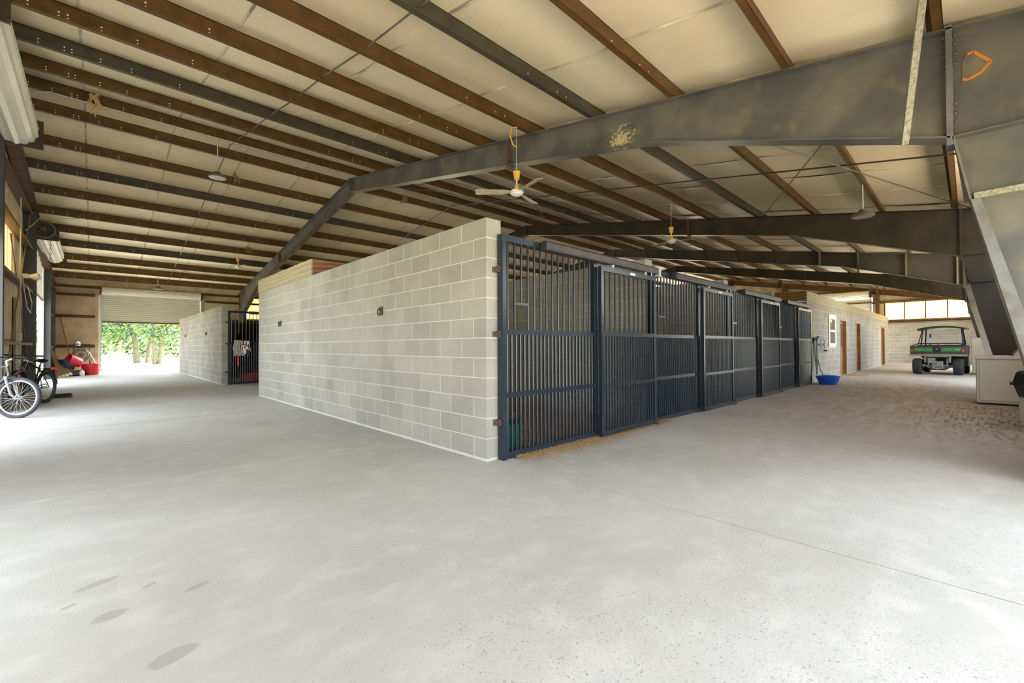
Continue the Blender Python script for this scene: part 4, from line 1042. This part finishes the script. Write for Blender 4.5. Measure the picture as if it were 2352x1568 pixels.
seat = MB(); seat.rbox(1.2, -.62, .6, 1.65, .62, .8, .03); seat.rbox(1.16, -.62, .8, 1.28, .62, 1.12, .03); obj('bench_seat', seat, M_black, t)
obj('front_body', MB().prism([(1.65, .3), (2.55, .3), (2.6, .62), (2.3, .85), (1.75, .95), (1.65, .6)], 'Y', -.62, .62), M_green, t); obj('fender', MB().box(1.6, -.70, .28, 1.75, -.58, .85), M_green, t)
obj('steering_wheel', MB().torus((1.75, .3, 1.02), .17, .014, 24, 6, 'X'), M_black, t)
rp = MB()
for sg in (-1, 1):
    rp.tube([(1.1, sg*.6, .78), (1.12, sg*.6, 1.2), (1.2, sg*.55, 1.75)], .024, 8); rp.tube([(2.05, sg*.6, .85), (1.9, sg*.57, 1.3), (1.75, sg*.53, 1.75)], .024, 8)
    rp.tube([(.55, sg*.62, 1.12), (.85, sg*.6, 1.4), (1.15, sg*.57, 1.72)], .016, 8)
obj('roll_bar', rp, M_black, t, smooth=True)
cn = MB(); vs = []; nn = 10
for i in range(nn+1):
    yy = -.68+1.36*i/nn; zz = 1.80+.10*(1-(yy/.68)**2)
    vs += [(.8, yy, zz-.03), (2.1, yy, zz-.01), (.85, yy, zz-.09 if abs(yy) < .6 else zz-.1), (2.05, yy, zz-.08)]
fs = []
for i in range(nn): o_ = i*4; fs += [(o_, o_+1, o_+5, o_+4), (o_+2, o_+6, o_+7, o_+3), (o_, o_+4, o_+6, o_+2), (o_+1, o_+3, o_+7, o_+5)]
fs += [(0, 2, 3, 1), (nn*4, nn*4+1, nn*4+3, nn*4+2)]
cn.add(vs, fs); obj('canopy', cn, M_canopy, t); 
obj('windscreen', MB().box(2.0, -.55, 1.0, 2.01, .55, 1.75), M_clear, t)
obj('parking_tag', MB().box(1.98, .40, 1.42, 1.99, .46, 1.58), M_bluep, t, label='small blue hanging tag')
# ------------------------------------------------------------------ bicycles
def bike_wheel(parent, x, z, r, m_t, m_r, spokes=32, name='front_wheel'):
    tw = MB().torus((x, 0, z), r-.022, .026, 64, 10, 'Y')
    for k in range(64):
        a = 2*PI*k/64
        for sg in (-1, 1): tw.beam((x+(r+.001)*math.cos(a), sg*.006, z+(r+.001)*math.sin(a)), (x+(r-.004)*math.cos(a+.03), sg*.022, z+(r-.004)*math.sin(a+.03)), .009, .012)
    o = obj(name, tw, m_t, parent, smooth=False)
    obj('wheel_rim', MB().torus((x, 0, z), r-.056, .016, 64, 8, 'Y', .8), m_r, o, smooth=True)
    sp = MB()
    for k in range(spokes):
        a = 2*PI*k/spokes; h = .022; a2 = a+(.9 if k % 4 < 2 else -.9); sg = 1 if k % 2 else -1
        sp.tube([(x+h*math.cos(a2), sg*.03, z+h*math.sin(a2)), (x+(r-.06)*math.cos(a), 0, z+(r-.06)*math.sin(a))], .0016, 4)
    obj('spokes', sp, M_spoke, o)
    obj('hub', MB().lathe([(.012, -.06), (.03, -.035), (.02, -.02), (.02, .02), (.03, .035), (.012, .06)], 14, (x, 0, z), 'Y'), M_chrome, o)
    return o
def bicycle(label, loc, rot, mf, fork, rack=False):
    """local +x is the front; wheels at x=0 (front hub) and x=-1.05"""
    t = thing('bicycle', label, 'bicycle', loc, rot); r = .335
    bike_wheel(t, 0, r, r, M_rubber, M_rim); bike_wheel(t, -1.06, r, r, M_rubber, M_rim if not rack else M_blackp, name='rear_wheel')
    bb = (-.62, 0, .29); sc = (-.80, 0, .80); ht = (-.20, 0, .86); hb = (-.155, 0, .70)
    fr = MB(); fr.tube([bb, sc], .016, 8); fr.tube([sc[:2]+(.72,), ht], .019, 8); fr.tube([bb, hb], .024, 8); fr.tube([ht, hb], .022, 8)
    for sg in (-1, 1):
        fr.tube([bb, (-1.06, sg*.06, r)], .010, 6); fr.tube([(-.78, 0, .74), (-1.06, sg*.06, r)], .008, 6)
    obj('bike_frame', fr, mf, t, smooth=True)
    fk = MB()
    for sg in (-1, 1): fk.tube([(-.155, sg*.06, .66), (-.06, sg*.06, .40), (-.005, sg*.055, r)], [.02, .02, .014], 8)
    fk.beam((-.155, -.075, .67), (-.155, .075, .67), .05, .04); obj('fork', fk, fork, t, smooth=True)
    obj('stem', MB().tube([(-.165, 0, .70), (-.215, 0, .95), (-.13, 0, .99)], .016, 8), M_chrome, t, smooth=True)
    hb_ = MB().tube([(-.16, -.31, 1.0), (-.13, -.12, 1.0), (-.13, .12, 1.0), (-.16, .31, 1.0)], .012, 8); obj('handlebar', hb_, M_blackp, t, smooth=True)
    for sg in (-1, 1):
        obj('grip', MB().tube([(-.16, sg*.20, 1.0), (-.172, sg*.33, 1.0)], .018, 8), M_rubber, t); obj('brake_lever', MB().tube([(-.10, sg*.17, .985), (-.07, sg*.24, .95), (-.08, sg*.3, .94)], .006, 6), M_chrome, t)
    cb = MB()
    for sg in (-1, 1): cb.tube([(-.1, sg*.17, .985), (0.0, sg*.12, .94), (.02, sg*.04, .80), (-.08, 0, .72)], .0035, 5)
    obj('brake_cable', cb, M_blackp, t, smooth=True)
    s_ = MB().lathe([(0, 0), (.05, .0), (.07, .02), (.05, .05), (0, .055)], 16, (-.90, 0, .87), sx=1.5, sy=1.1); s_.tube([(-.88, 0, .89), (-.68, 0, .895), (-.62, 0, .885)], [.05, .03, .018], 8)
    obj('saddle', s_, M_black, t, smooth=True); obj('seat_post', MB().tube([sc, (-.845, 0, .88)], .013, 8), M_chrome, t)
    cr = MB().torus((-.62, .05, .29), .085, .006, 24, 6, 'Y')
    for sg, a in ((1, -.6), (-1, 2.54)): cr.tube([(-.62, sg*.05, .29), (-.62+.17*math.cos(a), sg*.075, .29+.17*math.sin(a))], .009, 6)
    obj('crankset', cr, M_chrome, t, smooth=True)
    for sg, a in ((1, -.6), (-1, 2.54)): obj('pedal', MB().box(-.62+.17*math.cos(a)-.045, sg*.085 if sg > 0 else -.165, .28+.17*math.sin(a), -.62+.17*math.cos(a)+.045, .165 if sg > 0 else -.085, .30+.17*math.sin(a)), M_black, t)
    for a in (-.6, 2.54): pass
    obj('chain', MB().torus((-.84, .05, .31), .24, .006, 32, 4, 'Y').mesh('chain', M_blackp) if False else MB().tube([(-.62, .05, .375), (-1.06, .05, .375)], .006, 5).tube([(-.62, .05, .205), (-1.06, .05, .30)], .006, 5), M_blackp, t)
    return t
b1 = bicycle('silver-wheeled bicycle with grey fork, nearest in the lower left, front wheel showing', (-.94, 10.95, 0), R(-48), M_blackp, M_grey)
b1.rotation_euler = (R(-5), 0, R(-36))
b2 = bicycle('black bicycle with magenta details behind the silver-wheeled one, rear wheel towards us', (-1.14, 14.05, 0), R(130), M_blackp, M_magenta, True)
b2.rotation_euler = (R(4), 0, R(118)); b2.location = (-1.27, 14.46, 0)
obj('rear_rack', MB().tube([(-.9, .05, .72), (-1.25, .05, .74), (-1.25, -.05, .74), (-.9, -.05, .72)], .007, 6), M_blackp, b2, smooth=True)
obj('tail_light', MB().rbox(-1.30, -.045, .70, -1.26, .045, .76, .01), M_tail, b2, label='red tail light')
obj('mudguard', MB().tube([(-1.06+.37*math.cos(a), 0, .335+.37*math.sin(a)) for a in [R(60+i*12) for i in range(10)]], .02, 6), M_blackp, b2, smooth=True)
obj('reflector', MB().rbox(-1.09, -.01, .12, -1.01, .01, .14, .004), M_orange, b2)
tag(obj('rubber_mat', MB().box(-.75, 14.6, 0, -.38, 14.95, .03).tube([(-.7, 14.9, .05), (-.4, 14.85, .06)], .03, 6), M_rubber), 'small black mat-like object on the floor behind the bicycles', 'mat')
# wall items at left
t = thing('wall_flood_lamp', 'white floodlight on a bracket at the left wall under the yellow panels', 'lamp', (XL+.15, 16.2, 2.95))
obj('bulb', MB().lathe([(.03, -.1), (.04, -.05), (.09, .05), (.10, .1), (.06, .14), (0, .15)], 18, (.16, 0, 0), 'X'), M_whitep, t, smooth=True); obj('bracket', MB().box(-.05, -.04, -.05, .1, .04, .06), M_conduit, t)
tag(obj('switch_box', MB().rbox(XL+.19, 14.82, 1.32, XL+.25, 14.98, 1.52, .008), M_conduit), 'grey electrical switch box on the left wall above the bicycles', 'switch box')
rod('hanging_cable', [(XL+.2, 15.4, 2.9), (XL+.2, 16.5, 2.2), (XL+.2, 17.4, 2.1), (XL+.2, 17.7, 2.4), (XL+.2, 16.6, 2.75)], .012, M_conduit, 'grey cable looped on the left wall beside the dark column', 'cable')
rod('wall_brace_rod', [(XL+.15, 13.5, .6), (XL+.15, 17.9, 4.9)], .012, M_wood, 'brown diagonal brace rod on the left wall rising to the right', 'rod')
rod('wall_brace_rod', [(XL+.15, 14.0, 3.6), (XL+.15, 18.0, .5)], .012, M_wood, 'brown diagonal brace rod on the left wall falling to the right', 'rod')
tag(obj('wall_board', MB().box(XL+.02, 16.0, .0, XL+.06, 16.9, 2.4), M_ply), 'upright tan board against the left wall behind the bicycles', 'board')
# ------------------------------------------------------------------ outside: trees, fence
def leafcloud(b, c, rx, ry, rz_, n, s):
    for k in range(n):
        while True:
            p = Vector((random.uniform(-1, 1), random.uniform(-1, 1), random.uniform(-1, 1)))
            if .25 < p.length < 1: break
        p = Vector((p.x*rx, p.y*ry, p.z*rz_))+Vector(c)
        a = Vector((random.gauss(0, 1), random.gauss(0, 1), random.gauss(0, 1))).normalized(); e = a.orthogonal().normalized()*s*random.uniform(.6, 1.3); g_ = a.cross(e).normalized()*s*.5
        b.add([p-e, p+g_, p+e, p-g_], [(0, 1, 2, 3)])
def tree(loc, h, label, clouds, n, trunks):
    t = thing('tree', label, 'tree', loc)
    tk = MB()
    for (x, y, dx, r_) in trunks: tk.tube([(x, y, -.1), (x+dx*.3, y, h*.18), (x+dx, y, h*.45), (x+dx*1.6, y, h*.75)], [r_*1.3, r_, r_*.8, r_*.3], 8)
    for k in range(7):
        a = random.uniform(0, 2*PI); tk.tube([(0, 0, h*.3), (math.cos(a)*1.2, math.sin(a)*1.0, h*.45), (math.cos(a)*2.2, math.sin(a)*1.7, h*.6)], [.09, .05, .02], 6)
    obj('trunk', tk, M_bark, t, smooth=True)
    b = MB()
    for c, rx, ry, rr in clouds: leafcloud(b, c, rx, ry, rr, n*2, .11)
    o = obj('crown', b, M_leaf, t)
tree((2.75, 46.2, -.05), 7.5, 'leafy green tree with twin trunks, left one beyond the far roller door', [((-1.8, 0, 3.4), 2.6, 2.0, 1.7), ((.3, 0, 4.3), 2.2, 2, 2.2), ((-3.6, 1, 4.6), 2.2, 2, 1.8)], 3200, [(-.3, 0, -.3, .17), (.35, 0, .35, .14)])
tree((3.3, 41.3, -.05), 6.5, 'lighter green tree with forked trunk, right one beyond the far roller door', [((.2, 0, 3.1), 1.7, 1.5, 1.6), ((1.6, .5, 4.2), 1.6, 1.5, 1.4)], 1700, [(-.12, 0, -.15, .12), (.14, 0, .25, .11)])
t = thing('field_hedge', 'pale green hedge across the field behind the fence', 'hedge', (5, 72, -.05))
b = MB()
for k in range(16): leafcloud(b, (-16+k*2.4+random.uniform(-1, 1), random.uniform(-1, 1), random.uniform(1.2, 3.4)), 2.4, 1.6, 2.3, 420, .34)
o = obj('foliage', b, M_leaf, t)
t = thing('rail_fence', 'grey wooden post and rail fence beyond the trees', 'fence', (6, 50, -.05))
for k in range(6): obj('post', MB().rbox(-2.4+k*2.4-.09, -.09, 0, -2.4+k*2.4+.09, .09, 1.75 if k == 1 else 1.4, .01), M_fence, t)
for k in range(5):
    for z in (.45, .85, 1.22): obj('rail', MB().beam((-2.4+k*2.4, -.1, z), (k*2.4, -.1, z+.03), .04, .12), M_fence, t)
t = thing('leaning_posts', 'pale leaning fence posts at the left of the roller door view', 'fence', (.6, 52, -.05))
for k, (x, d) in enumerate(((-.35, .1), (.25, .3), (.8, .45))): obj('post', MB().beam((x, 0, 0), (x+d, 0, 2.6), .14, .14), M_fence, t)
